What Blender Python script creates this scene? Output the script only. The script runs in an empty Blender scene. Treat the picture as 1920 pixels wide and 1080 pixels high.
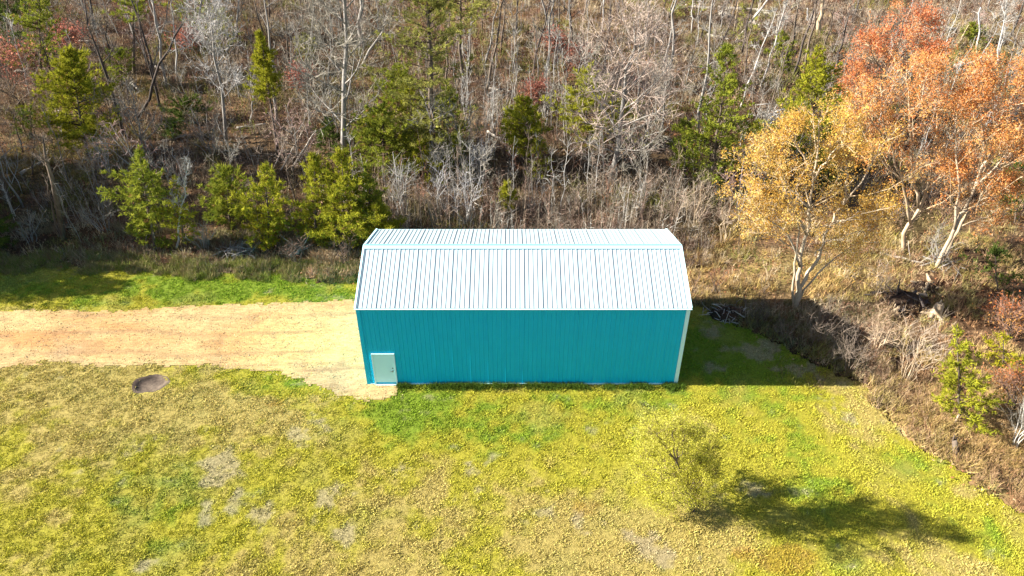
import bpy, math
import numpy as np
from mathutils import Vector, Matrix

# ------------------------------------------------------------------ camera, sky, sun, exposure
SC = bpy.context.scene
COL = SC.collection
CAM = np.array([-0.5476, -29.179, 27.65]); PITCH = 0.63033; F = 1400.0
cam_data = bpy.data.cameras.new('camera'); cam_data.sensor_width = 36.0
cam_data.lens = F / 1920 * 36; cam_data.clip_end = 2000
cam = bpy.data.objects.new('camera', cam_data); COL.objects.link(cam)
cam.location = CAM; cam.rotation_euler = (math.pi / 2 - PITCH, 0, 0)
SC.camera = cam
SUN_EL, SUN_AZ = math.radians(28), math.radians(0.25)
world = bpy.data.worlds.new('World'); SC.world = world; world.use_nodes = True
wn = world.node_tree
sky_n = wn.nodes.new('ShaderNodeTexSky'); sky_n.sky_type = 'NISHITA'; sky_n.sun_disc = False
sky_n.sun_elevation = SUN_EL; sky_n.sun_rotation = math.radians(270) - SUN_AZ
wn.links.new(sky_n.outputs[0], wn.nodes['Background'].inputs[0])
wn.nodes['Background'].inputs[1].default_value = 0.05
sun_d = bpy.data.lights.new('sun', 'SUN'); sun_d.energy = 5.0; sun_d.angle = math.radians(0.5); sun_d.color = (1, 0.93, 0.82)
sun = bpy.data.objects.new('sun', sun_d); COL.objects.link(sun)
sdir = Vector((math.cos(SUN_EL) * math.cos(SUN_AZ), math.cos(SUN_EL) * math.sin(SUN_AZ), -math.sin(SUN_EL)))
sun.rotation_euler = sdir.to_track_quat('-Z', 'Y').to_euler(); sun.location = (-40, 0, 30)
SC.view_settings.view_transform = 'Standard'; SC.view_settings.look = 'None'
SC.view_settings.gamma = 1; SC.view_settings.use_curve_mapping = False
SC.view_settings.exposure = 2.0
SC.render.engine = 'CYCLES'
SC.cycles.max_bounces = 5; SC.cycles.diffuse_bounces = 3; SC.cycles.transmission_bounces = 2
SC.cycles.caustics_reflective = False; SC.cycles.caustics_refractive = False

R = np.random.default_rng(7)

# ------------------------------------------------------------------ where things stand
CP, SP = math.cos(PITCH), math.sin(PITCH)
def G(u, v, z=0.0):                      # photo point -> ground position
    a, b = (u - 960) / F, (v - 540) / F
    d = np.array([a, CP - b * SP, -SP - b * CP])
    return CAM + d * ((z - CAM[2]) / d[2])
def at_depth(u, v, y):                   # photo point -> position at a known distance north
    a, b = (u - 960) / F, (v - 540) / F
    d = np.array([a, CP - b * SP, -SP - b * CP])
    return CAM + d * ((y - CAM[1]) / d[1])
def depth(p): return (p[1] - CAM[1]) * CP - (p[2] - CAM[2]) * SP
def to_photo(x, y, z=0.0):
    dy, dz = y - CAM[1], z - CAM[2]
    Z = dy * CP - dz * SP
    return 960 + F * (x - CAM[0]) / Z, 540 - F * (dz * CP + dy * SP) / Z

def vnoise(x, y, s, seed):
    x = np.asarray(x, float) / s + seed * 17.13; y = np.asarray(y, float) / s + seed * 7.71
    xi, yi = np.floor(x), np.floor(y); fx, fy = x - xi, y - yi
    fx = fx * fx * (3 - 2 * fx); fy = fy * fy * (3 - 2 * fy)
    def h(a, b):
        t = np.sin(a * 127.1 + b * 311.7 + seed * 13.7) * 43758.5453
        return t - np.floor(t)
    return (h(xi, yi) * (1 - fx) + h(xi + 1, yi) * fx) * (1 - fy) + (h(xi, yi + 1) * (1 - fx) + h(xi + 1, yi + 1) * fx) * fy
def fbm(x, y, s, seed): return .55 * vnoise(x, y, s, seed) + .28 * vnoise(x, y, s / 2.1, seed + 1) + .17 * vnoise(x, y, s / 4.3, seed + 2)
def sstep(a, b, x):
    t = np.clip((x - a) / (b - a), 0, 1); return t * t * (3 - 2 * t)
def in_poly(x, y, poly):
    x, y = np.asarray(x), np.asarray(y); c = np.zeros(x.shape, bool); n = len(poly)
    for i in range(n):
        x0, y0 = poly[i]; x1, y1 = poly[(i + 1) % n]
        if y0 == y1: continue
        c ^= ((y0 > y) != (y1 > y)) & (x < (x1 - x0) * (y - y0) / (y1 - y0) + x0)
    return c
def gp(pts): return [tuple(G(u, v)[:2]) for u, v in pts]

LAWN = gp([(-420, 470), (0, 503), (150, 494), (300, 503), (420, 512), (560, 516), (620, 524), (675, 520), (700, 505), (1250, 505), (1290, 575),
           (1345, 590), (1420, 628), (1500, 668), (1560, 708), (1612, 724), (1650, 770), (1690, 806), (1750, 850), (1830, 905), (1925, 968), (2100, 1090), (2300, 1250), (2300, 1500), (-700, 1500), (-900, 700)])
DRIVE = gp([(-700, 592), (-100, 588), (0, 584), (90, 581), (160, 585), (240, 582), (320, 576), (400, 573), (460, 569), (560, 569), (640, 563), (720, 560), (736, 722), (746, 734), (730, 745),
            (690, 750), (640, 741), (600, 728), (565, 712), (520, 702), (470, 696), (420, 691), (350, 687), (250, 684), (170, 683), (100, 682), (50, 685), (0, 692), (-100, 694), (-700, 700)])
PATCH = G(282, 719)
BX, BW, BH, RISE = 8.2296, 7.19, 5.21, 1.23           # half length, depth, wall height, roof rise
def warp(x, y, a=.35):
    return x + a * (fbm(x, y, 1.6, 31) - .5) * 2, y + a * (fbm(x, y, 1.6, 37) - .5) * 2
def is_drive(x, y):
    wx, wy = warp(x, y, .35); return in_poly(wx + .35 * (vnoise(x, y, .45, 33) - .5), wy + .35 * (vnoise(x, y, .45, 35) - .5), DRIVE)
def is_lawn(x, y): return in_poly(*warp(x, y, .9), LAWN)
def in_house(x, y, m=0.0): return (np.abs(x) < BX + m) & (y > -m) & (y < BW + m)
def lawn_h(x, y): return .07 * (fbm(x, y, 6, 3) - .5) + .03 * (vnoise(x, y, .9, 5) - .5)

# ------------------------------------------------------------------ materials
def mat(name, rough=.9, spec=.2):
    m = bpy.data.materials.new(name); m.use_nodes = True
    b = m.node_tree.nodes['Principled BSDF']; b.inputs['Roughness'].default_value = rough
    b.inputs['Specular IOR Level'].default_value = spec
    return m, m.node_tree, b
def ramp(nt, src, stops):
    r = nt.nodes.new('ShaderNodeValToRGB'); e = r.color_ramp.elements
    while len(e) < len(stops): e.new(.5)
    for k, (p, c) in enumerate(stops): e[k].position = p; e[k].color = (*c, 1)
    nt.links.new(src, r.inputs[0]); return r.outputs[0]
def noise(nt, scale, detail=3, rough=.6, stretch=None):
    n = nt.nodes.new('ShaderNodeTexNoise'); n.inputs['Scale'].default_value = scale
    n.inputs['Detail'].default_value = detail; n.inputs['Roughness'].default_value = rough
    g = nt.nodes.new('ShaderNodeNewGeometry'); src = g.outputs['Position']
    if stretch:
        mp = nt.nodes.new('ShaderNodeMapping'); mp.inputs['Scale'].default_value = stretch
        nt.links.new(src, mp.inputs[0]); src = mp.outputs[0]
    nt.links.new(src, n.inputs['Vector']); return n.outputs['Fac']
def mul(nt, a, b, fac=1.0, mode='MULTIPLY'):
    m = nt.nodes.new('ShaderNodeMix'); m.data_type = 'RGBA'; m.blend_type = mode
    m.inputs['Factor'].default_value = fac
    nt.links.new(a, m.inputs[6]); nt.links.new(b, m.inputs[7]); return m.outputs[2]
def attr(nt, name='tint'):
    a = nt.nodes.new('ShaderNodeAttribute'); a.attribute_name = name; return a.outputs['Color']
def bump(nt, b, src, strength, dist):
    n = nt.nodes.new('ShaderNodeBump'); n.inputs['Strength'].default_value = strength; n.inputs['Distance'].default_value = dist
    nt.links.new(src, n.inputs['Height']); nt.links.new(n.outputs[0], b.inputs['Normal'])
def ground_mat(name, grain, lo, hi, bdist, stretch=None, g2=None):
    m, nt, b = mat(name, .95, .1)
    n = noise(nt, grain, 5, .7, stretch)
    c = mul(nt, attr(nt), ramp(nt, n, [(.3, lo), (.7, hi)]))
    if g2:
        c = mul(nt, c, ramp(nt, noise(nt, g2, 3, .6), [(.35, (.72, .7, .68)), (.65, (1.15, 1.15, 1.15))]))
    nt.links.new(c, b.inputs['Base Color']); bump(nt, b, n, .8, bdist); return m
def leaf_mat(name, trans=.35):               # thin foliage: colour per spray, some light through
    m = bpy.data.materials.new(name); m.use_nodes = True; nt = m.node_tree; nt.nodes.clear()
    o = nt.nodes.new('ShaderNodeOutputMaterial'); d = nt.nodes.new('ShaderNodeBsdfDiffuse'); t = nt.nodes.new('ShaderNodeBsdfTranslucent')
    x = nt.nodes.new('ShaderNodeMixShader'); x.inputs[0].default_value = trans; c = attr(nt)
    nt.links.new(c, d.inputs[0]); nt.links.new(c, t.inputs[0])
    nt.links.new(d.outputs[0], x.inputs[1]); nt.links.new(t.outputs[0], x.inputs[2]); nt.links.new(x.outputs[0], o.inputs[0]); return m
def bark_mat(name, lo, hi, scale=3.0):
    m, nt, b = mat(name, .95, .1)
    n = noise(nt, scale, 4, .7, (1, 1, .25))
    nt.links.new(ramp(nt, n, [(.3, lo), (.7, hi)]), b.inputs['Base Color']); bump(nt, b, n, .6, .03); return m
def paint_mat(name, base, rough=.4, var=.06, metal=0.0):
    m, nt, b = mat(name, rough, .4); b.inputs['Metallic'].default_value = metal
    n = noise(nt, 1.3, 4, .6)
    b.inputs['Specular IOR Level'].default_value = .15
    lo = tuple(c * (1 - var) for c in base); hi = tuple(min(1, c * (1 + var)) for c in base)
    nt.links.new(ramp(nt, n, [(.3, lo), (.7, hi)]), b.inputs['Base Color']); return m
M = dict(
    lawn=ground_mat('lawn_soil', 7, (.62, .6, .54), (1.3, 1.28, 1.22), .06, None, 24),
    drive=ground_mat('driveway_sand', 3.5, (.76, .71, .66), (1.15, 1.15, 1.14), .05, (.45, 1.8, 1), 22),
    forest=ground_mat('leaf_litter_soil', 4.5, (.45, .42, .4), (1.35, 1.3, 1.2), .15, None, 16),
    leaf=leaf_mat('foliage', .3), grass=leaf_mat('grass_blades', .1), twig=leaf_mat('twigs', 0.0), blossom=leaf_mat('blossoms', .5),
    bark=bark_mat('bark_brown', (.06, .045, .035), (.2, .16, .125)),
    bark_dark=bark_mat('bark_dark', (.035, .03, .028), (.11, .09, .08)),
    bark_grey=bark_mat('bark_grey', (.13, .12, .11), (.33, .31, .285)),
    bark_tan=bark_mat('bark_tan', (.25, .18, .11), (.5, .40, .28)),
    bark_pale=bark_mat('bark_pale', (.28, .22, .15), (.52, .43, .32)),
    bark_white=bark_mat('bark_white', (.26, .25, .235), (.55, .53, .5)),
    dead=bark_mat('dead_wood', (.22, .19, .16), (.55, .5, .43)),
    soil=bark_mat('dark_soil', (.02, .015, .012), (.08, .05, .035), 2),
    burn=ground_mat('burnt_soil', 7, (.6, .6, .6), (1.3, 1.28, 1.25), .03),
    roof=paint_mat('white_roof_steel', (.36, .445, .475), .45, .03),
    wall=paint_mat('blue_wall_steel', (.004, .47, .70), .5, .03),
    trim=paint_mat('white_trim_steel', (.55, .86, .92), .4, .02),
    door=paint_mat('white_door', (.50, .90, .96), .4, .02),
    metal=paint_mat('dark_metal', (.12, .13, .15), .35, .1, .6),
    concrete=paint_mat('concrete', (.42, .40, .37), .9, .15),
    stone=bark_mat('pale_stone', (.2, .2, .22), (.6, .6, .62), 6),
)

# ------------------------------------------------------------------ mesh building
class Geo:
    def __init__(s): s.V = []; s.T = []; s.Q = []; s.C = []; s.tm = []; s.qm = []; s.n = 0
    def add(s, v, tris=None, quads=None, col=(.5, .5, .5), m=0):
        v = np.asarray(v, np.float32).reshape(-1, 3); k = len(v)
        c = np.asarray(col, np.float32)
        if c.ndim == 1: c = np.repeat(c[None, :3], k, 0)
        s.V.append(v); s.C.append(c)
        if tris is not None and len(tris): t = np.asarray(tris, np.int64).reshape(-1, 3) + s.n; s.T.append(t); s.tm.append(np.full(len(t), m))
        if quads is not None and len(quads): q = np.asarray(quads, np.int64).reshape(-1, 4) + s.n; s.Q.append(q); s.qm.append(np.full(len(q), m))
        s.n += k
    def tube(s, pts, radii, sides=6, m=0, col=(.5, .5, .5), cap=True):
        pts = np.asarray(pts, float); n = len(pts); radii = np.broadcast_to(radii, (n,))
        t = np.gradient(pts, axis=0); t /= np.linalg.norm(t, axis=1)[:, None] + 1e-9
        ref = np.array([.31, .95, .02]) if abs(t[:, 2]).mean() > .6 else np.array([0, 0, 1.0])
        a = np.cross(t, ref); a /= np.linalg.norm(a, axis=1)[:, None] + 1e-9; b = np.cross(t, a)
        th = np.arange(sides) * 2 * math.pi / sides
        ring = pts[:, None] + radii[:, None, None] * (np.cos(th)[None, :, None] * a[:, None] + np.sin(th)[None, :, None] * b[:, None])
        i = np.arange(n - 1)[:, None] * sides; j = np.arange(sides)[None]; k = (j + 1) % sides
        q = np.stack([i + j, i + k, i + sides + k, i + sides + j], -1).reshape(-1, 4)
        v = ring.reshape(-1, 3); tr = None
        if cap:
            v = np.vstack([v, pts[:1], pts[-1:]]); jj = np.arange(sides); kk = (jj + 1) % sides
            tr = np.vstack([np.stack([kk, jj, np.full(sides, n * sides)], -1), np.stack([(n - 1) * sides + jj, (n - 1) * sides + kk, np.full(sides, n * sides + 1)], -1)])
        s.add(v, tr, q, col, m)
    def spikes(s, a, b, r, col, m=0):        # thin tapered twigs, three faces each
        a = np.asarray(a, float); b = np.asarray(b, float); n = len(a)
        if n == 0: return
        d = b - a; d /= np.linalg.norm(d, axis=1)[:, None] + 1e-9
        ref = np.where(np.abs(d[:, 2:3]) > .8, [[1.0, 0, 0]], [[0, 0, 1.0]])
        p = np.cross(d, ref); p /= np.linalg.norm(p, axis=1)[:, None] + 1e-9; q = np.cross(d, p)
        r = np.broadcast_to(r, (n,))[:, None]
        v = np.stack([a + p * r, a + (-.5 * p + .87 * q) * r, a + (-.5 * p - .87 * q) * r, b], 1).reshape(-1, 3)
        o = (np.arange(n) * 4)[:, None]
        t = np.stack([o + [0, 1, 3], o + [1, 2, 3], o + [2, 0, 3]], 1).reshape(-1, 3)
        c = np.asarray(col, float)
        if c.ndim == 2: c = np.repeat(c, 4, 0)
        s.add(v, t, None, c, m)
    def blades(s, a, b, w, col, m=0, rng=R):  # single flat triangles: needles, grass blades
        a = np.asarray(a, float); b = np.asarray(b, float); n = len(a)
        if n == 0: return
        d = b - a; p = np.cross(d, rng.normal(size=(n, 3))); p /= np.linalg.norm(p, axis=1)[:, None] + 1e-9
        w = np.broadcast_to(w, (n,))[:, None] * .5
        v = np.stack([a - p * w, a + p * w, b], 1).reshape(-1, 3)
        c = np.asarray(col, float)
        if c.ndim == 2: c = np.repeat(c, 3, 0)
        s.add(v, np.arange(n * 3).reshape(-1, 3), None, c, m)
    def flakes(s, c0, size, col, m=0, rng=R):  # small leaf faces, random orientation
        n = len(c0); 
        if n == 0: return
        x = rng.normal(size=(n, 3)); x /= np.linalg.norm(x, axis=1)[:, None]
        y = np.cross(x, rng.normal(size=(n, 3))); y /= np.linalg.norm(y, axis=1)[:, None] + 1e-9
        z = np.broadcast_to(size, (n,))[:, None]
        v = np.stack([c0 + x * z, c0 + y * z * .8, c0 - x * z * .8 - y * z * .3], 1).reshape(-1, 3)
        s.add(v, np.arange(n * 3).reshape(-1, 3), None, np.repeat(col, 3, 0), m)
    def box(s, lo, hi, m=0, col=(.5, .5, .5)):
        x0, y0, z0 = lo; x1, y1, z1 = hi
        v = [(x0, y0, z0), (x1, y0, z0), (x1, y1, z0), (x0, y1, z0), (x0, y0, z1), (x1, y0, z1), (x1, y1, z1), (x0, y1, z1)]
        s.add(v, None, [(0, 3, 2, 1), (4, 5, 6, 7), (0, 1, 5, 4), (1, 2, 6, 5), (2, 3, 7, 6), (3, 0, 4, 7)], col, m)
    def mesh(s, name, mats, smooth=False):
        me = bpy.data.meshes.new(name); V = np.vstack(s.V); C = np.vstack(s.C)
        T = np.vstack(s.T) if s.T else np.zeros((0, 3), np.int64); Q = np.vstack(s.Q) if s.Q else np.zeros((0, 4), np.int64)
        mi = np.concatenate([*(s.tm or [np.zeros(0)]), *(s.qm or [np.zeros(0)])]).astype(np.int32)
        me.vertices.add(len(V)); me.vertices.foreach_set('co', V.ravel())
        li = np.concatenate([T.ravel(), Q.ravel()]).astype(np.int32); me.loops.add(len(li)); me.loops.foreach_set('vertex_index', li)
        st = np.concatenate([np.arange(len(T)) * 3, len(T) * 3 + np.arange(len(Q)) * 4]).astype(np.int32)
        me.polygons.add(len(st)); me.polygons.foreach_set('loop_start', st)
        me.polygons.foreach_set('material_index', mi)
        me.polygons.foreach_set('use_smooth', np.full(len(st), bool(smooth)))
        at = me.attributes.new('tint', 'FLOAT_COLOR', 'POINT')
        at.data.foreach_set('color', np.hstack([C, np.ones((len(C), 1), np.float32)]).astype(np.float32).ravel())
        for x in mats: me.materials.append(M[x])
        me.update(calc_edges=True); return me

def link(name, data, parent=None, loc=(0, 0, 0), rot=(0, 0, 0), scale=(1, 1, 1)):
    o = bpy.data.objects.new(name, data); COL.objects.link(o)
    o.location = loc; o.rotation_euler = rot; o.scale = scale
    if parent is not None: o.parent = parent
    return o
def tag(o, label=None, cat=None, group=None, kind=None):
    if label: o['label'] = label
    if cat: o['category'] = cat
    if group: o['group'] = group
    if kind: o['kind'] = kind
    return o
def thing(name, label, cat, loc, group=None):
    return tag(link(name, None, None, loc), label, cat, group)

# ------------------------------------------------------------------ the ground
STRAW, YG, GREEN, BARE, RUST, DULL = [np.array(c) for c in ((.45, .37, .12), (.40, .375, .045), (.21, .305, .03), (.40, .34, .235), (.33, .165, .04), (.36, .335, .11))]
def ell(u, v, cu, cv, ru, rv): return np.clip(1.35 - np.sqrt(((u - cu) / ru) ** 2 + ((v - cv) / rv) ** 2), 0, 1)
def lawn_tint(x, y):
    u, v = to_photo(x, y)
    n1, n2, n3 = fbm(x, y, 5, 41), fbm(x, y, 1.6, 43), fbm(x, y, .55, 45)
    g = .55 + (n1 - .5) * 1.1 + (n2 - .5) * .6 + (n3 - .5) * .7
    # greener ground: by the wall, the strip north of the drive, the right-hand mown track, low right of the drive edge; beside the building, its shadow's green put into the colour
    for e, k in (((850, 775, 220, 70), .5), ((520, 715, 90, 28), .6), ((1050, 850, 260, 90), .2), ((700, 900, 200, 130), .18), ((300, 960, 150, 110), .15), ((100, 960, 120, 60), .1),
                 ((300, 545, 520, 36), .5), ((1400, 655, 190, 58), 1.2), ((1840, 990, 90, 60), .35), ((1740, 870, 60, 40), .15), ((1250, 745, 300, 22), .25), ((720, 830, 80, 60), .3)):
        g = g + k * ell(u, v, *e)
    for e, k in (((200, 740, 260, 60), .45), ((360, 820, 240, 70), .22), ((950, 920, 220, 90), .2), ((1230, 1010, 260, 70), .35), ((1100, 1050, 300, 60), .2), ((1650, 800, 160, 60), .15), ((80, 690, 200, 25), .3), ((1700, 1040, 160, 40), .15)):
        g = g - k * ell(u, v, *e)
    g = np.clip(g, 0, 1.25)[:, None]
    c = STRAW + (YG - STRAW) * sstep(.25, .62, g); c = c + (GREEN - c) * sstep(.7, 1.15, g)
    c = c + (DULL - c) * (sstep(.55, .75, fbm(x, y, 2.6, 51)) * .35)[:, None]
    b = np.zeros_like(x)
    for e, k in (((415, 885, 42, 75), 1.0), ((240, 1055, 70, 26), .9), ((570, 815, 60, 26), .8), ((740, 885, 40, 16), .6), ((1210, 1025, 70, 40), .85), ((1130, 800, 60, 20), .4), ((1640, 790, 120, 45), .55), ((520, 960, 60, 30), .5),
                 ((640, 930, 60, 35), .5), ((390, 955, 40, 40), .5), ((1420, 655, 70, 36), .9), ((1345, 690, 50, 24), .8), ((1500, 690, 70, 24), .8), ((1330, 620, 40, 20), .7), ((1560, 715, 60, 16), .7), ((1420, 920, 90, 18), .5), ((640, 1000, 120, 40), .35), ((1000, 960, 120, 60), .3), ((850, 860, 120, 60), .2), ((150, 760, 80, 30), .2)):
        b = np.maximum(b, k * ell(u, v, *e))
    b = sstep(.34, .66, b * .7 + (n3 - .5) * 1.3 + (n2 - .5) * .8) * .7
    r = np.zeros_like(x)
    for e, k in (((1470, 1050, 60, 30), 1.0), ((1395, 1035, 26, 16), .9), ((1100, 955, 40, 25), .5), ((1280, 975, 60, 20), .4), ((520, 755, 40, 15), .4)):
        r = np.maximum(r, k * ell(u, v, *e))
    r = sstep(.3, .6, r + (n3 - .5) * .8)
    c = c + (RUST - c) * r[:, None] * .45
    return c + (BARE - c) * b[:, None], b
def drive_tint(x, y):
    u, v = to_photo(x, y)
    cream, yel, orange, grey = np.array((.43, .335, .165)), np.array((.50, .40, .165)), np.array((.40, .235, .10)), np.array((.28, .22, .145))
    n = fbm(x * .35, y * 1.6, 1.4, 61); n2 = fbm(x, y, 2.5, 63)
    c = cream + (orange - cream) * np.clip(sstep(.45, .7, n) * .55 + .7 * ell(u, v, 190, 640, 260, 34) * sstep(.3, .7, n + .2), 0, 1)[:, None]
    c = c + (yel - c) * np.clip(ell(u, v, 590, 650, 130, 60) * .9, 0, 1)[:, None]
    c = c + (grey - c) * (sstep(.55, .75, n2) * .45)[:, None]
    brown = np.array((.24, .15, .085)); tr = np.zeros_like(x)
    for y0, w, k in ((.95, .16, .7), (2.5, .2, .5), (4.3, .16, .6), (5.9, .2, .5), (1.5, .10, .4)):   # wheel tracks worn along the drive
        tr = np.maximum(tr, k * np.exp(-((y - y0 - .5 * (fbm(x, y * 0, 7, 165) - .5) * 2 - .012 * (x + 20)) / w) ** 2) * sstep(.35, .6, fbm(x * .4, y, 1.2, 167)))
    c = c + (brown - c) * tr[:, None]; sp = sstep(.66, .76, vnoise(x, y, .3, 169)) * .3; c = c + (brown - c) * sp[:, None]
    return c

def axis(lo, hi, step, far):
    a = list(np.arange(lo, hi + 1e-6, step)); s = step
    while a[-1] < far[1]: s *= 1.35; a.append(a[-1] + s)
    s = step
    while a[0] > far[0]: s *= 1.35; a.insert(0, a[0] - s)
    return np.array(a)
gx = axis(-75, 75, .55, (-700, 700)); gy = axis(-22, 82, .55, (-300, 900))
X, Y = np.meshgrid(gx, gy); xf, yf = X.ravel(), Y.ravel()
def forest_h(x, y):
    h = .04 + .35 * np.clip(fbm(x, y, 7, 71) - .35, 0, 1) + .22 * np.clip(vnoise(x, y, 1.7, 73) - .4, 0, 1)
    inside = is_lawn(x, y) | is_drive(x, y) | in_house(x, y, .3)
    return np.where(inside, -.45, h)
def forest_tint(x, y):
    u, v = to_photo(x, y)
    leaf, tan, dark, red, straw, moss = [np.array(c) for c in ((.20, .125, .075), (.30, .21, .12), (.085, .058, .04), (.22, .085, .045), (.36, .26, .12), (.10, .11, .03))]
    n1, n2, n3 = fbm(x, y, 6, 81), fbm(x, y, 2.2, 83), fbm(x, y, 9, 85)
    c = dark + (leaf - dark) * sstep(.3, .55, n1)[:, None]
    c = c + (tan - c) * (sstep(.48, .68, n2) * .8)[:, None]
    c = c + (red - c) * (sstep(.55, .75, n3) * .6)[:, None]
    rt = np.clip(ell(u, v, 1850, 860, 230, 260) , 0, 1); c = c + ((red + tan) * .75 - c) * (rt * sstep(.35, .6, n2) * .6)[:, None]
    st = np.zeros_like(x)
    for e, k in (((1450, 480, 230, 80), .9), ((1600, 540, 130, 60), .8), ((1720, 800, 110, 90), .9), ((1840, 900, 160, 140), .6), ((1350, 530, 90, 40), .8), ((250, 175, 60, 25), .7), ((120, 300, 120, 30), .5), ((1830, 60, 90, 40), .7), ((1250, 20, 200, 30), .5), ((900, 25, 160, 30), .5), ((620, 505, 70, 20), .7)):
        st = np.maximum(st, k * ell(u, v, *e))
    c = c + (straw - c) * (st * sstep(.25, .55, n2))[:, None]
    c = c + (moss - c) * (sstep(.6, .75, fbm(x, y, 3.3, 87)) * .5)[:, None]
    return c * (.5 + .4 * np.clip(st, 0, 1))[:, None]  # darkened away from open straw: shade between the brush put into the colour
g = Geo(); nx, ny = len(gx), len(gy)
i = (np.arange(ny - 1)[:, None] * nx + np.arange(nx - 1)[None]).ravel()
near = (np.abs(xf) < 90) & (yf < 110)
g.add(np.stack([xf, yf, np.where(near, forest_h(xf, yf), .1)], 1), None, np.stack([i, i + 1, i + nx + 1, i + nx], 1), forest_tint(xf, yf))
tag(link('ground', g.mesh('ground', ['forest'], True)), 'brown leaf-littered woodland ground behind and beside the lawn', None, None, 'structure')

def sheet(name, mask, step, xr, yr, zf, tint, m):
    a = np.arange(xr[0], xr[1] + 1e-6, step); b = np.arange(yr[0], yr[1] + 1e-6, step)
    X, Y = np.meshgrid(a, b); x, y = X.ravel(), Y.ravel(); n = len(a)
    i = (np.arange(len(b) - 1)[:, None] * n + np.arange(n - 1)[None]).ravel()
    cx, cy = x[i] + step / 2, y[i] + step / 2; i = i[mask(cx, cy)]
    q = np.stack([i, i + 1, i + n + 1, i + n], 1); used, inv = np.unique(q.ravel(), return_inverse=True)
    x, y = x[used], y[used]; g = Geo(); g.add(np.stack([x, y, zf(x, y)], 1), None, inv.reshape(-1, 4), tint(x, y))
    return link(name, g.mesh(name, [m], True))
r_patch = lambda x, y: np.hypot((x - PATCH[0]) / 1.0, (y - PATCH[1]) / .92)
house_or_patch = lambda x, y: in_house(x, y, -.3) | (r_patch(x, y) < .78)
o = sheet('lawn', lambda x, y: is_lawn(x, y) & ~house_or_patch(x, y), .15, (-48, 36), (-21, 12.15), lawn_h, lambda x, y: lawn_tint(x, y)[0] * .64, 'lawn')
tag(o, 'patchy yellow-green lawn around the blue building', None, None, 'structure')
def drive_h(x, y):
    ruts = .018 * np.sin((y - .02 * x) * 2 * math.pi / 1.7) * sstep(.3, .7, vnoise(x * .15, y, 1.5, 67))
    return lawn_h(x, y) + .006 + .02 * fbm(x, y, .8, 65) + np.abs(ruts) * .8
o = sheet('driveway', lambda x, y: is_drive(x, y) & ~in_house(x, y, -.3), .15, (-48, -6), (-4.05, 9), drive_h, drive_tint, 'drive')
tag(o, 'pale sandy dirt driveway leading to the left end of the building', None, None, 'structure')
# round bare burn patch: a shallow bowl let into the lawn
g = Geo(); nr, ns = 7, 28
for k in range(nr + 1):
    r = k / nr; th = np.arange(ns) * 2 * math.pi / ns
    rr = r * (.93 + .1 * np.sin(th * 2 + 1) + .05 * np.sin(th * 5)) ; z = np.interp(r, [0, .55, .8, .92, 1], [-.10, -.12, -.02, .06, -.03])
    x, y = PATCH[0] + rr * th * 0 + rr * np.cos(th), PATCH[1] + rr * .92 * np.sin(th)
    mix = np.clip(fbm(x, y, .8, 91) * 1.4 - .2 + .35 * (x - PATCH[0]), 0, 1)[:, None]  # darker to the left: shade of the bowl's rim put into the colour
    g.add(np.stack([x, y, z + .05 * (fbm(x, y, .4, 93) - .5)], 1), None, None, np.array((.05, .036, .03)) + (np.array((.19, .15, .115)) - np.array((.05, .036, .03))) * mix)
q = []
for k in range(nr):
    for j in range(ns): q.append((k * ns + j, (k + 1) * ns + j, (k + 1) * ns + (j + 1) % ns, k * ns + (j + 1) % ns))
g.Q.append(np.array(q)); g.qm.append(np.zeros(len(q)))
tag(link('dirt_patch', g.mesh('dirt_patch', ['burn'], True)), 'round bare grey-brown dirt patch in the lawn below the driveway', 'dirt patch', None, 'structure')

# ------------------------------------------------------------------ the building
hall = thing('metal_building', 'long blue ribbed metal building with white ribbed roof', 'building', (0, 0, 0))
PW = 2 * BX / 18
def profile(w, lap=.029, rib=.021):
    p = []; s = w / 4
    for k in range(4):
        x, h = k * s, (lap if k == 0 else rib); b, t = (.036, .02) if k == 0 else (.024, .011)
        p += [(x - b, 0), (x - t, h), (x + t, h), (x + b, 0)]
    p.append((w - .04, 0)); return np.array(p)
def panel(name, w, top, m, bottom=0.0):
    p = profile(w); n = len(p); tops = np.array([top(x) for x in p[:, 0]])
    v = np.vstack([np.stack([p[:, 0], np.full(n, bottom), p[:, 1]], 1), np.stack([p[:, 0], tops, p[:, 1]], 1)])
    i = np.arange(n - 1); g = Geo(); g.add(v, None, np.stack([i, i + 1, i + n + 1, i + n], 1)); return g.mesh(name, [m])
slope = math.atan2(RISE, BW / 2); OV = .09
RL = (BW / 2 + OV) / math.cos(slope)
g = Geo(); t = .05                                                    # wall shell behind the cladding
g.box((-BX + t, t, -.35), (BX - t, BW - t, BH - .02))
wall_front = link('wall', (lambda q: q.mesh('wall_shell', ['wall']))(g), hall)
DX0, DX1, DH = -7.83, -6.63, 2.20
pm = panel('wall_panel', PW, lambda x: BH, 'wall', .10)
pm_door = panel('wall_panel_over_door', PW, lambda x: BH, 'wall', DH)
def over(k): a = -BX + k * PW; return False
for k in range(18):
    link('wall_panel', pm, wall_front, (-BX + .04 + k * PW, 0, 0), (math.pi / 2, 0, 0))
    link('wall_panel', pm, wall_front, (BX - .04 - k * PW, BW, 0), (math.pi / 2, 0, math.pi))
GW = (BW - .0) / 8
for k in range(8):
    def top(x, k=k): yy = k * GW + x; return BH + RISE * (1 - abs(yy - BW / 2) / (BW / 2)) - .02
    me = panel('gable_panel', GW, top, 'wall', .10)
    link('gable_panel', me, wall_front, (BX, .04 + k * GW, 0), (math.pi / 2, 0, math.pi / 2))
    link('gable_panel', me, wall_front, (-BX, BW - .04 - k * GW, 0), (math.pi / 2, 0, -math.pi / 2))
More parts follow.
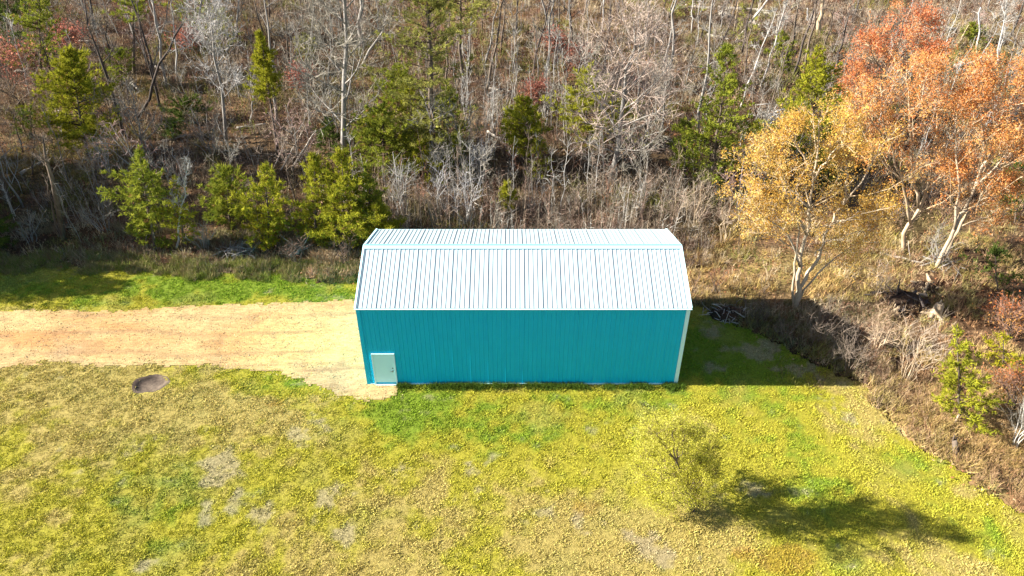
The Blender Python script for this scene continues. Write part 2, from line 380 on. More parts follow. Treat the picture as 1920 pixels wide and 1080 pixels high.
# roof: deck, panels, ridge cap, edge trims
g = Geo(); ry = BW / 2
dk = [(-BX, -OV + .02, BH - .045), (-BX, ry, BH + RISE + .0), (-BX, BW + OV - .02, BH - .045)]
dn = [(x, y, z - .10) for x, y, z in dk]
v = np.array(dk + dn + [(-x, y, z) for x, y, z in dk] + [(-x, y, z) for x, y, z in dn])
g.add(v, None, [(0, 1, 7, 6), (1, 2, 8, 7), (3, 9, 10, 4), (4, 10, 11, 5), (0, 6, 9, 3), (2, 5, 11, 8), (0, 3, 4, 1), (1, 4, 5, 2), (6, 7, 10, 9), (7, 8, 11, 10)])
roof = link('roof', g.mesh('roof_deck', ['trim']), hall)
rm = panel('roof_panel', PW, lambda x: RL, 'roof')
for k in range(18):
    link('roof_panel', rm, roof, (-BX + .04 + k * PW, -OV, BH - .02), (slope, 0, 0))
    link('roof_panel', rm, roof, (BX - .04 - k * PW, BW + OV, BH - .02), (slope, 0, math.pi))
zt = BH - .02 + RISE * (ry + OV) / ry
for sgn in (1, -1):
    g = Geo(); L = .22; e = .05; c, s = math.cos(slope), math.sin(slope)
    v = []
    for x in (-BX - .05, BX + .05):
        for d, h in ((0, e), (L, e), (L, e + .008), (0, e + .008)): v.append((x, ry - sgn * (d * c + (h) * s * (1 if d else 0)), zt - d * s + h * (c if d else 1.05)))
    g.add(v, None, [(0, 1, 2, 3), (4, 7, 6, 5), (0, 4, 5, 1), (1, 5, 6, 2), (2, 6, 7, 3), (3, 7, 4, 0)])
    link('ridge_cap', g.mesh('ridge_cap', ['roof']), roof)
for sgn in (1, -1):                                                     # dark bar standing in for the closures' shadow under the ridge cap's edge
    c, s = math.cos(slope), math.sin(slope); d = .207; g = Geo(); y0, z0 = ry - sgn * d * c, zt - d * s
    g.box((-BX, y0 - .012, z0 - .01), (BX, y0 + .012, z0 + .048)); link('closure_shade_strip', g.mesh('closure_shade_strip', ['wall']), roof)
g = Geo(); g.box((-BX - .04, ry - .018, zt + .05), (BX + .04, ry + .018, zt + .082)); link('ridge_bar', g.mesh('ridge_bar', ['wall']), roof)  # thin blue bar along the ridge line
def bar(name, p0, p1, w, h, parent, m):                                # square bar between two points
    p0, p1 = Vector(p0), Vector(p1); g = Geo(); ln = (p1 - p0).length; g.box((-w / 2, -h / 2, 0), (w / 2, h / 2, ln))
    o = link(name, g.mesh(name, [m]), parent, p0); o.rotation_euler = (p1 - p0).to_track_quat('Z', 'Y').to_euler(); return o
for x in (-BX - .045, BX + .045):
    for y0, z0 in ((-OV, BH - .02), (BW + OV, BH - .02)):
        bar('rake_trim', (x, y0, z0 + .005), (x, ry, zt + .005), .09, .10, roof, 'trim')
for y in (-OV - .02, BW + OV + .02):
    bar('eave_trim', (-BX - .09, y, BH - .06), (BX + .09, y, BH - .06), .10, .025, roof, 'trim')
for sx in (-1, 1):
    for sy, y in ((-1, 0), (1, BW)):
        g = Geo(); x = sx * BX
        g.box((min(x - sx * .15, x + sx * .04), y - .042 if sy < 0 else y - .005, .0), (max(x - sx * .15, x + sx * .04), y + .005 if sy < 0 else y + .042, BH - .09))
        g.box((min(x + sx * .002, x + sx * .041), y + .006 if sy < 0 else y - .15, .0), (max(x + sx * .002, x + sx * .041), y + .15 if sy < 0 else y - .006, BH - .09))
        link('corner_trim', g.mesh('corner_trim', ['trim' if sx > 0 else 'wall']), hall)
g = Geo()
g.box((-BX + .15, -.05, -.02), (DX0 - .01, -.004, .10)); g.box((DX1 + .01, -.05, -.02), (BX - .15, -.004, .10))
g.box((-BX + .15, BW + .004, -.02), (BX - .15, BW + .05, .10)); g.box((-BX - .05, .16, -.02), (-BX - .004, BW - .16, .10)); g.box((BX + .004, .16, -.02), (BX + .05, BW - .16, .10))
link('base_trim', g.mesh('base_trim', ['trim']), hall)
g = Geo(); g.box((DX0 + .07, -.060, .12), (DX1 - .07, -.012, DH - .09))
door = link('door', g.mesh('door_slab', ['door']), hall)
g = Geo()
g.box((DX0, -.085, .0), (DX0 + .068, -.004, DH)); g.box((DX1 - .068, -.085, .0), (DX1, -.004, DH)); g.box((DX0 + .069, -.085, DH - .085), (DX1 - .069, -.004, DH))
link('frame', g.mesh('door_frame', ['trim']), door)
g = Geo(); g.box((DX0 + .069, -.14, .0), (DX1 - .069, -.005, .075)); link('threshold', g.mesh('threshold', ['trim']), door)
g = Geo(); g.box((DX0 + .072, -.075, .135), (DX1 - .072, -.0605, .20)); link('kick_strip', g.mesh('kick_strip', ['wall']), door)
g = Geo(); g.tube([(DX1 - .17, -.06, 1.02), (DX1 - .17, -.11, 1.02), (DX1 - .17, -.13, 1.02)], [.03, .018, .034], 8); g.tube([(DX1 - .17, -.12, 1.02), (DX1 - .29, -.125, 1.01)], .014, 6)
link('handle', g.mesh('handle', ['metal']), door)
g = Geo(); g.tube([(DX1 - .17, -.06, 1.20), (DX1 - .17, -.085, 1.20)], .03, 8); link('deadbolt', g.mesh('deadbolt', ['metal']), door)
g = Geo(); g.box((-BX - .005, -.02, -.4), (BX + .005, BW + .02, -.025)); link('foundation', g.mesh('foundation', ['concrete']), hall)

# ------------------------------------------------------------------ trees
def unit(v): return v / (np.linalg.norm(v, axis=-1, keepdims=True) + 1e-9)
def put_tree(name, label, cat, base, trunk, crown, tm, cm, group=None):
    t = thing(name, label, cat, tuple(base), group)
    link('trunk', trunk.mesh('trunk', tm, True), t)
    if crown is not None and crown.n: link('crown', crown.mesh('crown', cm), t)
    return t
def trunk_line(L, n, wob, rng):
    t = np.linspace(0, 1, n)[:, None]; p = t * np.asarray(L)[None]
    w = rng.normal(size=(n, 3)) * wob * np.linalg.norm(L); w[0] = 0; w[:, 2] *= .2
    return p + w

NEED = dict(bright=((.35, .335, .03), (.17, .19, .02)), mid=((.28, .29, .035), (.12, .165, .024)), dark=((.095, .125, .024), (.045, .075, .02)), pale=((.34, .33, .08), (.20, .21, .055)), lime=((.36, .33, .02), (.23, .22, .02)))
def pine(base_px, top_px, wpx, label, tone='mid', lo=.12, dens=1.0, slim=1.0, H=None, cat='pine tree', name='pine_tree', group=None, bare_low=True):
    rng = np.random.default_rng(abs(int(base_px[0] * 31 + base_px[1]))); B = G(*base_px)
    T = at_depth(top_px[0], top_px[1], B[1]) if H is None else B + np.array([(top_px[0] - base_px[0]) / F * depth(B), 0, H])
    L = T - B; h = L[2]; w = 1.2 * wpx * depth(B) / F; kc = depth(B) / 55
    tg, cg = Geo(), Geo(); P = trunk_line(L, 8, .006, rng); P[0, 2] = -.3
    r0 = .011 * h + .03; tg.tube(P, np.linspace(r0, .012, 8), 7)
    nb = int((24 + 8 * h) * dens); t = lo + (1 - lo) * np.sort(rng.random(nb)) ** .9 * .985
    az = np.arange(nb) * 2.4 + rng.random(nb) * 1.3
    q = (t - lo) / (1 - lo); prof = np.interp(q, [0, .12, .3, .55, .8, 1], [.62, .92, 1.0, .78, .42, .10])
    gap = vnoise(np.cos(az) * 1.3 + 9, t * h * .9 + np.sin(az) * 1.3, .8, int(abs(base_px[0])) % 50)
    keep = gap > .27; t, az, prof, gap = t[keep], az[keep], prof[keep], gap[keep]; nb = len(t)
    ln = w * prof * (.55 + .75 * gap) * rng.uniform(.55, 1.2, nb)
    el = np.radians(np.interp(t, [lo, .6, 1], [2, 22, 58]) + rng.normal(0, 7, nb))
    d = np.stack([np.cos(az) * np.cos(el), np.sin(az) * np.cos(el), np.sin(el)], 1)
    s0 = np.stack([np.interp(t, np.linspace(0, 1, 8), P[:, k]) for k in range(3)], 1)
    cg.spikes(s0, s0 + d * ln[:, None], .012 + .012 * ln, (.09, .065, .045), 1)
    if bare_low and lo > .2:                                      # dead snags below the crown
        k = int(6 + 10 * lo); tt = rng.uniform(.15, lo, k); a2 = rng.random(k) * 6.28
        q0 = np.stack([np.interp(tt, np.linspace(0, 1, 8), P[:, j]) for j in range(3)], 1)
        cg.spikes(q0, q0 + np.stack([np.cos(a2), np.sin(a2), rng.normal(.1, .2, k)], 1) * (w * rng.uniform(.2, .6, k))[:, None], .018, (.2, .17, .15), 1)
    nt = np.maximum(2, (ln * 6.6 * dens / kc).astype(int) + 2); bi = np.repeat(np.arange(nb), nt); n = len(bi)
    s = rng.uniform(.22, 1.05, n); lat = np.cross(d[bi], [0, 0, 1.0]); lat = unit(lat)
    off = rng.normal(0, .2, n) * ln[bi] * (1.15 - s * .8)
    c = s0[bi] + d[bi] * (ln[bi] * s)[:, None] + lat * off[:, None] + np.stack([np.zeros(n), np.zeros(n), .10 * ln[bi] * s ** 2 + rng.normal(0, .05, n)], 1)
    hi, lo_c = [np.array(q) for q in NEED[tone]]
    mix = np.clip(rng.beta(1.2, 1.2, n) * .8 + .3 * vnoise(c[:, 0] + 40, c[:, 2] + c[:, 1], .8, 5), 0, 1)[:, None]
    colr = lo_c + (hi - lo_c) * mix; dead = rng.random(n) < .03; colr[dead] = (.22, .13, .05)
    m = 9; ci = np.repeat(np.arange(n), m)
    nd = unit(d[bi][ci] * .55 + lat[ci] * np.sign(off[ci])[:, None] * .4 + np.array([0, 0, .3]) + rng.normal(0, .6, (n * m, 3)))
    q = rng.uniform(.16, .34, n * m) * (.7 + .3 * kc)
    a = c[ci] + rng.normal(0, .05, (n * m, 3))
    cg.blades(a, a + nd * q[:, None], .062 * (.6 + .4 * kc), colr[ci], 0, rng)
    return put_tree(name, label, cat, B, tg, cg, ['bark'], ['leaf', 'twig'], group)

def twiggy(cg, P, r0, rng, n_sub, ln, up, twc, n_tw, tw_len, tr, start=.3, m=0, leaves=None, fine=3, droop=0.0):
    """side branches on the polyline P, twigs on those, optional leaves at the twig ends; returns twig tips"""
    P = np.asarray(P); n = len(P); tt = start + (1 - start) * np.sort(rng.random(n_sub)); az = np.arange(n_sub) * 2.4 + rng.random(n_sub) * 1.5
    idx = np.linspace(0, 1, n); s0 = np.stack([np.interp(tt, idx, P[:, k]) for k in range(3)], 1)
    ax = unit(P[-1] - P[0]); e1 = unit(np.cross(ax, [.3, .2, .93])); e2 = np.cross(ax, e1)
    side = np.cos(az)[:, None] * e1 + np.sin(az)[:, None] * e2
    d = unit(side + ax * .55 + np.array([0, 0, up]) + rng.normal(0, .18, (n_sub, 3)))
    L = ln * rng.uniform(.55, 1.15, n_sub) * (1.15 - .75 * (tt - start) / (1 - start))
    tips = []; A, B, rr = [], [], []
    for k in range(n_sub):
        p = [s0[k]]; dd = d[k].copy()
        for j in range(3):
            p.append(p[-1] + dd * L[k] / 3); dd = unit(dd + rng.normal(0, .22, 3) + np.array([0, 0, .16 * (1 if up > 0 else 0) - droop]))
        p = np.array(p); rb = max(.008, min(r0 * .4, .012 + L[k] * .012))
        cg.tube(p, np.linspace(rb, rb * .3, 4), 4, m, twc * rng.uniform(.85, 1.1), False)
        q = rng.uniform(.15, 1, n_tw); f = q * 3; i0 = np.minimum(2, f.astype(int)); a = p[i0] + (p[i0 + 1] - p[i0]) * (f - i0)[:, None]
        td = unit(unit(p[-1] - p[0]) * .8 + rng.normal(0, .55, (n_tw, 3)) + np.array([0, 0, .25 - droop]))
        A.append(a); B.append(a + td * (tw_len * rng.uniform(.5, 1.2, n_tw))[:, None])
    A, B = np.vstack(A), np.vstack(B)
    cg.spikes(A, B, tr, twc * rng.uniform(.8, 1.15, (len(A), 1)), m)
    tips = [A + (B - A) * .6, B]
    if fine:
        k = np.repeat(np.arange(len(A)), fine); s = rng.uniform(.25, .95, len(k))[:, None]; a = A[k] + (B[k] - A[k]) * s
        b = a + unit(unit(B[k] - A[k]) + rng.normal(0, .6, (len(k), 3)) + np.array([0, 0, .15 - droop])) * (tw_len * .55 * rng.uniform(.5, 1.1, len(k)))[:, None]
        cg.blades(a, b, tr * 1.7, twc * rng.uniform(.85, 1.2, (len(k), 1)), m, rng); tips.append(b)
    return np.vstack(tips)

def bare(base_px, top_px, wpx, label, bark='bark_grey', twig=(.33, .29, .25), lo=.3, limbs=9, sub=6, ntw=7, fine=3, up=.55, r=None, H=None, wob=.012, name='bare_tree', cat='bare tree', group=None, tr=.013, path=None):
    rng = np.random.default_rng(abs(int(base_px[0] * 37 + base_px[1] * 3))); B = G(*base_px)
    T = at_depth(top_px[0], top_px[1], B[1]) if H is None else B + np.array([(top_px[0] - base_px[0]) / F * depth(B), 0, H])
    L = T - B; h = np.linalg.norm(L); w = wpx * depth(B) / F; twig = np.array(twig)
    tg, cg = Geo(), Geo()
    if path: P = np.array([at_depth(a, b, B[1]) - B for a, b in [base_px] + path]); h = np.linalg.norm(P[-1])
    else: P = trunk_line(L, 9, wob, rng)
    P[0] -= unit(P[1] - P[0]) * .3
    r0 = r if r else .009 * h + .05
    tg.tube(P, np.linspace(r0, r0 * (.18 if limbs else .5), len(P)), 8)
    tr = tr * depth(B) / 55
    if limbs:
        tt = lo + (1 - lo) * (np.arange(limbs) + rng.random(limbs)) / limbs; az = np.arange(limbs) * 2.4 + rng.random(limbs)
        ids = np.linspace(0, 1, len(P))
        for k in range(limbs):
            s0 = np.array([np.interp(tt[k], ids, P[:, j]) for j in range(3)])
            f = (tt[k] - lo) / (1 - lo); ll = w * np.interp(f, [0, .35, 1], [.95, 1.1, .5]) * rng.uniform(.75, 1.15)
            d = unit(np.array([math.cos(az[k]), math.sin(az[k]), up + f * .9])); p = [s0]
            for j in range(5):
                p.append(p[-1] + d * ll / 5); d = unit(d + rng.normal(0, .16, 3) + np.array([0, 0, .1 * up]))
            rl = max(.02, r0 * .32 * (1 - .6 * f)); tg.tube(p, np.linspace(rl, rl * .25, 6), 5)
            if sub: twiggy(cg, p, rl, rng, sub, ll * .5, up * .6, twig, ntw, ll * .28 + .2, tr, .25, 0, None, fine)
        if sub: twiggy(cg, P, r0 * .4, rng, sub + 3, w * .5, up, twig, ntw, w * .22 + .2, tr, max(.55, lo), 0, None, fine)
    else:
        k = 7; t2 = rng.uniform(.25, .95, k); ids = np.linspace(0, 1, len(P)); s0 = np.stack([np.interp(t2, ids, P[:, j]) for j in range(3)], 1)
        a2 = rng.random(k) * 6.28; cg.spikes(s0, s0 + np.stack([np.cos(a2), np.sin(a2), rng.normal(.3, .3, k)], 1) * rng.uniform(.3, 1.1, (k, 1)), .025, twig)
    return put_tree(name, label, cat, B, tg, cg, [bark], ['twig'], group)

def maple(base_px, limbs_px, label, cols, bark='bark_tan', r0=.22, sub=9, ntw=9, sublen=.45, leaf=.10, nl=3, start=.35, name='maple_tree', cat='maple tree', twc=(.42, .33, .22), up=.35, dep=1.0, fine=2, twl=.8):
    """limbs_px: list of (pixel path, depth offset at the tip in metres, relative thickness); the first starts at the base"""
    rng = np.random.default_rng(abs(int(base_px[0] * 13 + base_px[1]))); B = G(*base_px); tg, cg = Geo(), Geo(); tips = []
    ks = depth(B) / 45
    for path, dy, th in limbs_px:
        p = np.array([at_depth(u, v, B[1]) - B for u, v in path]); k = len(p)
        f = np.linspace(0, 1, k); p[:, 1] += dy * f ** 1.2
        for j in range(1, k):                       # keep the photo position at the new distance
            q = at_depth(path[j][0], path[j][1], B[1] + p[j, 1]) - B; p[j] = q
        seg = np.linspace(0, k - 1, 3 * k); P = np.stack([np.interp(seg, np.arange(k), p[:, c]) for c in range(3)], 1)
        P[1:-1] += rng.normal(0, .05, (len(P) - 2, 3))
        if path[0] == base_px: P[0, 2] = -.3
        tg.tube(P, np.linspace(r0 * th, max(.018, r0 * th * .16), len(P)), 8)
        ln = np.linalg.norm(p[-1] - p[0]) * sublen
        tips.append(twiggy(cg, P, r0 * th * .5, rng, sub, ln, up, np.array(twc), ntw, twl * ks, .014 * ks, start, 1, None, fine))
    tips = np.vstack(tips); cols = [np.array(c) for c in cols]
    n = len(tips); k = np.repeat(np.arange(n), nl); c = tips[k] + rng.normal(0, .11 * ks, (len(k), 3))
    w = np.clip(vnoise(tips[:, 0] + 50, tips[:, 2] + tips[:, 1], 1.5, 3) + rng.normal(0, .22, n), 0, .999) * len(cols)
    colr = np.array(cols)[w.astype(int)][k] * rng.uniform(.75, 1.2, (len(k), 1))
    cg.flakes(c, rng.uniform(.55, 1.2, len(k)) * leaf * ks, colr, 0, rng)
    return put_tree(name, label, cat, B, tg, cg, [bark], ['blossom', 'twig'])

# --- pines and junipers
for a in [
    ((165, 300), (130, 92), 62, 'broad bright yellow-green pine on the far left, taller than the edge pines', 'bright', .06, 1.5),
    ((290, 470), (262, 285), 52, 'dark green pine with open lower trunk just left of the thin birch', 'mid', .28, 1.0),
    ((345, 468), (330, 335), 34, 'sparse yellowish pine around the foot of the thin white birch', 'bright', .1, .7),
    ((275, 468), (272, 405), 32, 'low dark bushy pine under the open-trunked pine at the wood edge', 'mid', .02, 1.0),
    ((430, 425), (425, 318), 42, 'small dark green pine alone between birch and the pine row', 'mid', .05, 1.3),
    ((505, 460), (498, 312), 50, 'leftmost yellow-green pine of the close row left of the building', 'bright', .12, 1.0),
    ((500, 455), (497, 398), 40, 'low lime-yellow pine clump in front of the row beside the brush pile', 'lime', .02, 1.1),
    ((592, 455), (588, 292), 48, 'second yellow-green pine of the close row, tall and full', 'bright', .05, 1.3),
    ((645, 468), (640, 285), 56, 'tallest bright pine in the close row at the wood edge', 'bright', .05, 1.4),
    ((695, 458), (690, 312), 44, 'pine of the close row nearest the roof corner, deep green', 'mid', .05, 1.3),
    ((735, 478), (708, 385), 48, 'low bright pine behind the left corner of the white roof', 'bright', .02, 1.3),
    ((745, 200), (745, 125), 42, 'round deep green pine right of the big pale bare tree', 'mid', .1, 1.2),
    ((720, 330), (716, 205), 72, 'wide layered deep green pine under the tall pale-green pine', 'mid', .05, 1.3),
    ((775, 300), (768, 150), 50, 'mid-height green pine just left of the tall pale-green pine', 'bright', .1, .9),
    ((838, 300), (838, 160), 45, 'mid-height green pine just right of the tall pale-green pine', 'mid', .1, .9),
    ((985, 315), (985, 185), 44, 'bright dense pine standing alone in the middle thicket', 'bright', .22, 1.5),
    ((1013, 340), (1010, 262), 24, 'small light green pine beside the lone bright pine', 'bright', .1, .9),
    ((950, 405), (950, 343), 17, 'tiny bright sapling pine behind the middle of the roof', 'bright', .02, 1.0),
    ((1330, 375), (1365, 85), 60, 'tall sparse green pine left of the yellow maple', 'mid', .15, 1.0),
    ((1520, 265), (1532, 95), 50, 'pointed yellow-green pine behind the yellow maple', 'bright', .1, 1.1),
    ((1490, 300), (1488, 195), 62, 'wide low yellow-green pine between sparse pine and yellow maple', 'bright', .02, 1.0),
    ((1100, 272), (1098, 135), 66, 'soft pale yellow-green pine behind the spreading bare tree', 'bright', .05, 1.1),
    ((522, 290), (487, 62), 28, 'narrow leaning pine with a long bare lower trunk', 'bright', .48, 1.3),
    ((78, 165), (72, -40), 52, 'tall green pine in the top left corner', 'mid', .2, 1.0),
    ((18, 140), (10, -60), 40, 'dark pine at the very top left edge', 'dark', .1, 1.0),
    ((250, 140), (252, -90), 40, 'green pine cut by the top edge left of the forked grey tree', 'mid', .45, 1.0),
    ((365, 75), (368, -60), 42, 'dark green pine cut by the top edge above the forked grey tree', 'mid', .2, 1.0),
    ((573, 120), (572, 65), 20, 'tiny pale pine far back left of the big pale bare tree', 'pale', .1, 1.0),
    ((1468, 135), (1465, 60), 26, 'small green pine far back among leaning thin trunks', 'mid', .05, 1.0),
    ((1400, 100), (1392, 10), 24, 'thin pale pine by the thick leaning dead trunk', 'pale', .1, .7),
    ((1830, 85), (1826, 45), 22, 'small green pine far back right behind the orange maple', 'mid', .02, 1.0),
    ((1285, 40), (1283, -20), 34, 'pale green pine at the top edge above the spreading bare tree', 'pale', .1, .8),
    ((350, 232), (345, 190), 40, 'low dark green pine below the forked grey tree', 'dark', .02, 1.0),
    ((325, 262), (322, 232), 26, 'tiny dark pine in the shaded hollow on the left', 'dark', .02, 1.0),
    ((1555, 345), (1550, 285), 40, 'green pine hidden low behind the yellow maple', 'mid', .02, 1.0),
    ((1800, 792), (1795, 618), 50, 'bright lime-green juniper in the reddish brush at the right', 'bright', .02, .8),
    ((1880, 690), (1882, 630), 36, 'low yellow-green juniper right of the bright lime one', 'lime', .02, .6),
    ((1905, 420), (1912, 300), 40, 'dark green pine at the right edge behind orange maple', 'dark', .05, .8),
    ((-28, 480), (-34, 370), 50, 'black-green pine added to fill the dark left corner at the grass', 'dark', .02, 1.3),  # added pine, its dark bulk stands in for the deep shade at the edge
    ((862, 335), (858, 250), 26, 'small green pine left of the upright white shrubs', 'mid', .1, .8),
    ((800, 345), (790, 268), 38, 'green pine at the foot of the tall pale-green pine', 'bright', .05, 1.0),
    ((702, 270), (700, 215), 36, 'yellow-green pine close right of the big pale trunk', 'bright', .05, 1.0),
    ((1285, 345), (1283, 225), 36, 'thin green pine close left of the sparse green pine', 'mid', .15, .7),
    ((1440, 345), (1432, 268), 42, 'yellow-green pine close left of the yellow maple crown', 'bright', .05, .9),
    ((230, 175), (225, 95), 30, 'thin-crowned green pine behind the crossing dead trunks', 'mid', .3, .7),
    ((420, 110), (415, 20), 34, 'pale green pine behind the forked grey tree', 'pale', .2, .7),
    ((905, 60), (902, -20), 30, 'thin pale pine far back at the top centre', 'pale', .3, .7),
    ((620, 300), (616, 225), 34, 'dull green pine behind the close row', 'dark', .05, .9),
    ((1170, 280), (1168, 190), 40, 'dull green young pine inside the spreading bare tree', 'pale', .05, .7),
    ((60, 260), (56, 205), 30, 'dull green small pine at the far left slope', 'dark', .05, .7),
    ((1570, 225), (1568, 160), 30, 'small yellow-green pine left of the orange crown', 'mid', .05, .9),
    ((1870, 545), (1865, 470), 50, 'dull green shrubby pine at the right edge below the maples', 'dark', .02, .6),
]:
    pine(*a)
pine((812, 325), (800, -250), 78, 'tall pale-green pine with a thin crown running off the top edge', 'pale', .1, 1.0, H=None)
pine((868, 175), (858, -150), 46, 'pale-green pine far back right of the tall pale one', 'pale', .35, .8)
# trees beyond the left of the frame that shade the wood edge
for k, (x, y, h, w) in enumerate(((-52, 23, 22, 4.2), (-51, 17.5, 19, 3.8), (-48.5, 13, 15, 3.2), (-38.5, 9.2, 7, 1.9), (-45, 8.4, 10.5, 2.4), (-41.5, 10.6, 9, 2.2), (-50, 13.5, 14, 3), (-45, 12.0, 10, 2.6), (-40.5, 11.6, 7.5, 2.2), (-56, 14.5, 17, 3.4), (-47, 17, 14, 3), (-62, 16.5, 20, 4), (-52, 20, 15, 3.5), (-60, 24, 18, 4), (-41, 20.5, 8, 2.6))):
    u, v = to_photo(x, y); Z = depth(np.array([x, y, 0])); pine((float(u), float(v)), (float(u), float(v)), w * F / Z, 'dark pine beyond the left edge of the mown strip', 'dark', .08, 1.1, H=h, group='pines beyond the left edge')

# --- tall leafless trees
GREY, PINK, WHITE, BRN, TAN = (.26, .24, .20), (.40, .32, .27), (.35, .34, .315), (.2, .165, .135), (.38, .31, .24)
bare((648, 322), (640, -230), 105, 'big pale bare tree with straight trunk left of centre', 'bark_grey', GREY, .16, 26, 10, 8, 3, .6, r=.25)
bare((1143, 350), (1195, 45), 118, 'wide spreading bare tree with pinkish fine twigs above the roof', 'bark_grey', PINK, .16, 26, 8, 7, 2, .45, r=.25, tr=.014)
bare((425, 270), (400, 0), 72, 'forked grey bare tree with whitish branches on the left', 'bark_grey', (.42, .4, .38), .3, 15, 8, 7, 3, .7, r=.16, path=[(420, 210), (416, 165), (402, 110), (398, 60), (392, 10)])
bare((235, 262), (155, -20), 45, 'dark bent trunk leaning left above the bright left pine', 'bark_dark', BRN, .5, 5, 4, 4, 2, .6, r=.17, path=[(222, 215), (203, 150), (183, 95), (165, 50), (155, -25)])
bare((253, 230), (337, 45), 20, 'dark dead trunk leaning right, crossing another on the left', 'bark_dark', BRN, .7, 0, 0, r=.15)
bare((303, 212), (250, -10), 20, 'dark trunk leaning left behind the crossing dead trunk', 'bark_dark', BRN, .6, 4, 3, 4, 2, r=.12, path=[(293, 170), (282, 133), (265, 70), (255, -10)])
bare((284, 140), (318, 0), 12, 'thin pale trunk rising from where the dark trunks cross', 'bark_grey', GREY, .6, 0, 0, r=.08)
bare((18, 390), (-12, 285), 30, 'thick grey-brown trunk at the left edge of the frame', 'bark', BRN, .8, 3, 3, 3, 2, r=.30, path=[(-15, 290), (-40, 190)])
bare((121, 455), (80, 320), 28, 'dark twin trunk nearer the grass on the left', 'bark', BRN, .3, 5, 4, 5, 2, r=.2, path=[(98, 335), (86, 300), (80, 255)])
bare((114, 450), (84, 330), 20, 'thinner dark trunk close beside the dark twin trunk', 'bark', BRN, .4, 4, 3, 4, 2, r=.09)
bare((329, 470), (356, 300), 28, 'thin white birch rising at the grass edge on the left', 'bark_white', WHITE, .3, 7, 4, 5, 2, .8, r=.075)
bare((103, 170), (78, 65), 22, 'thin dark trunk right of the top left pines', 'bark_dark', BRN, .4, 4, 3, 4, 2, r=.13)
bare((676, 105), (668, -160), 46, 'thick grey trunk cut by the top edge behind the big pale tree', 'bark_grey', GREY, .5, 7, 4, 4, 2, r=.30)
bare((677, 128), (740, 0), 42, 'crooked grey tree leaning right, top edge, left of centre', 'bark_grey', GREY, .35, 7, 5, 5, 2, r=.16, path=[(692, 95), (717, 61), (724, 30), (742, -10)])
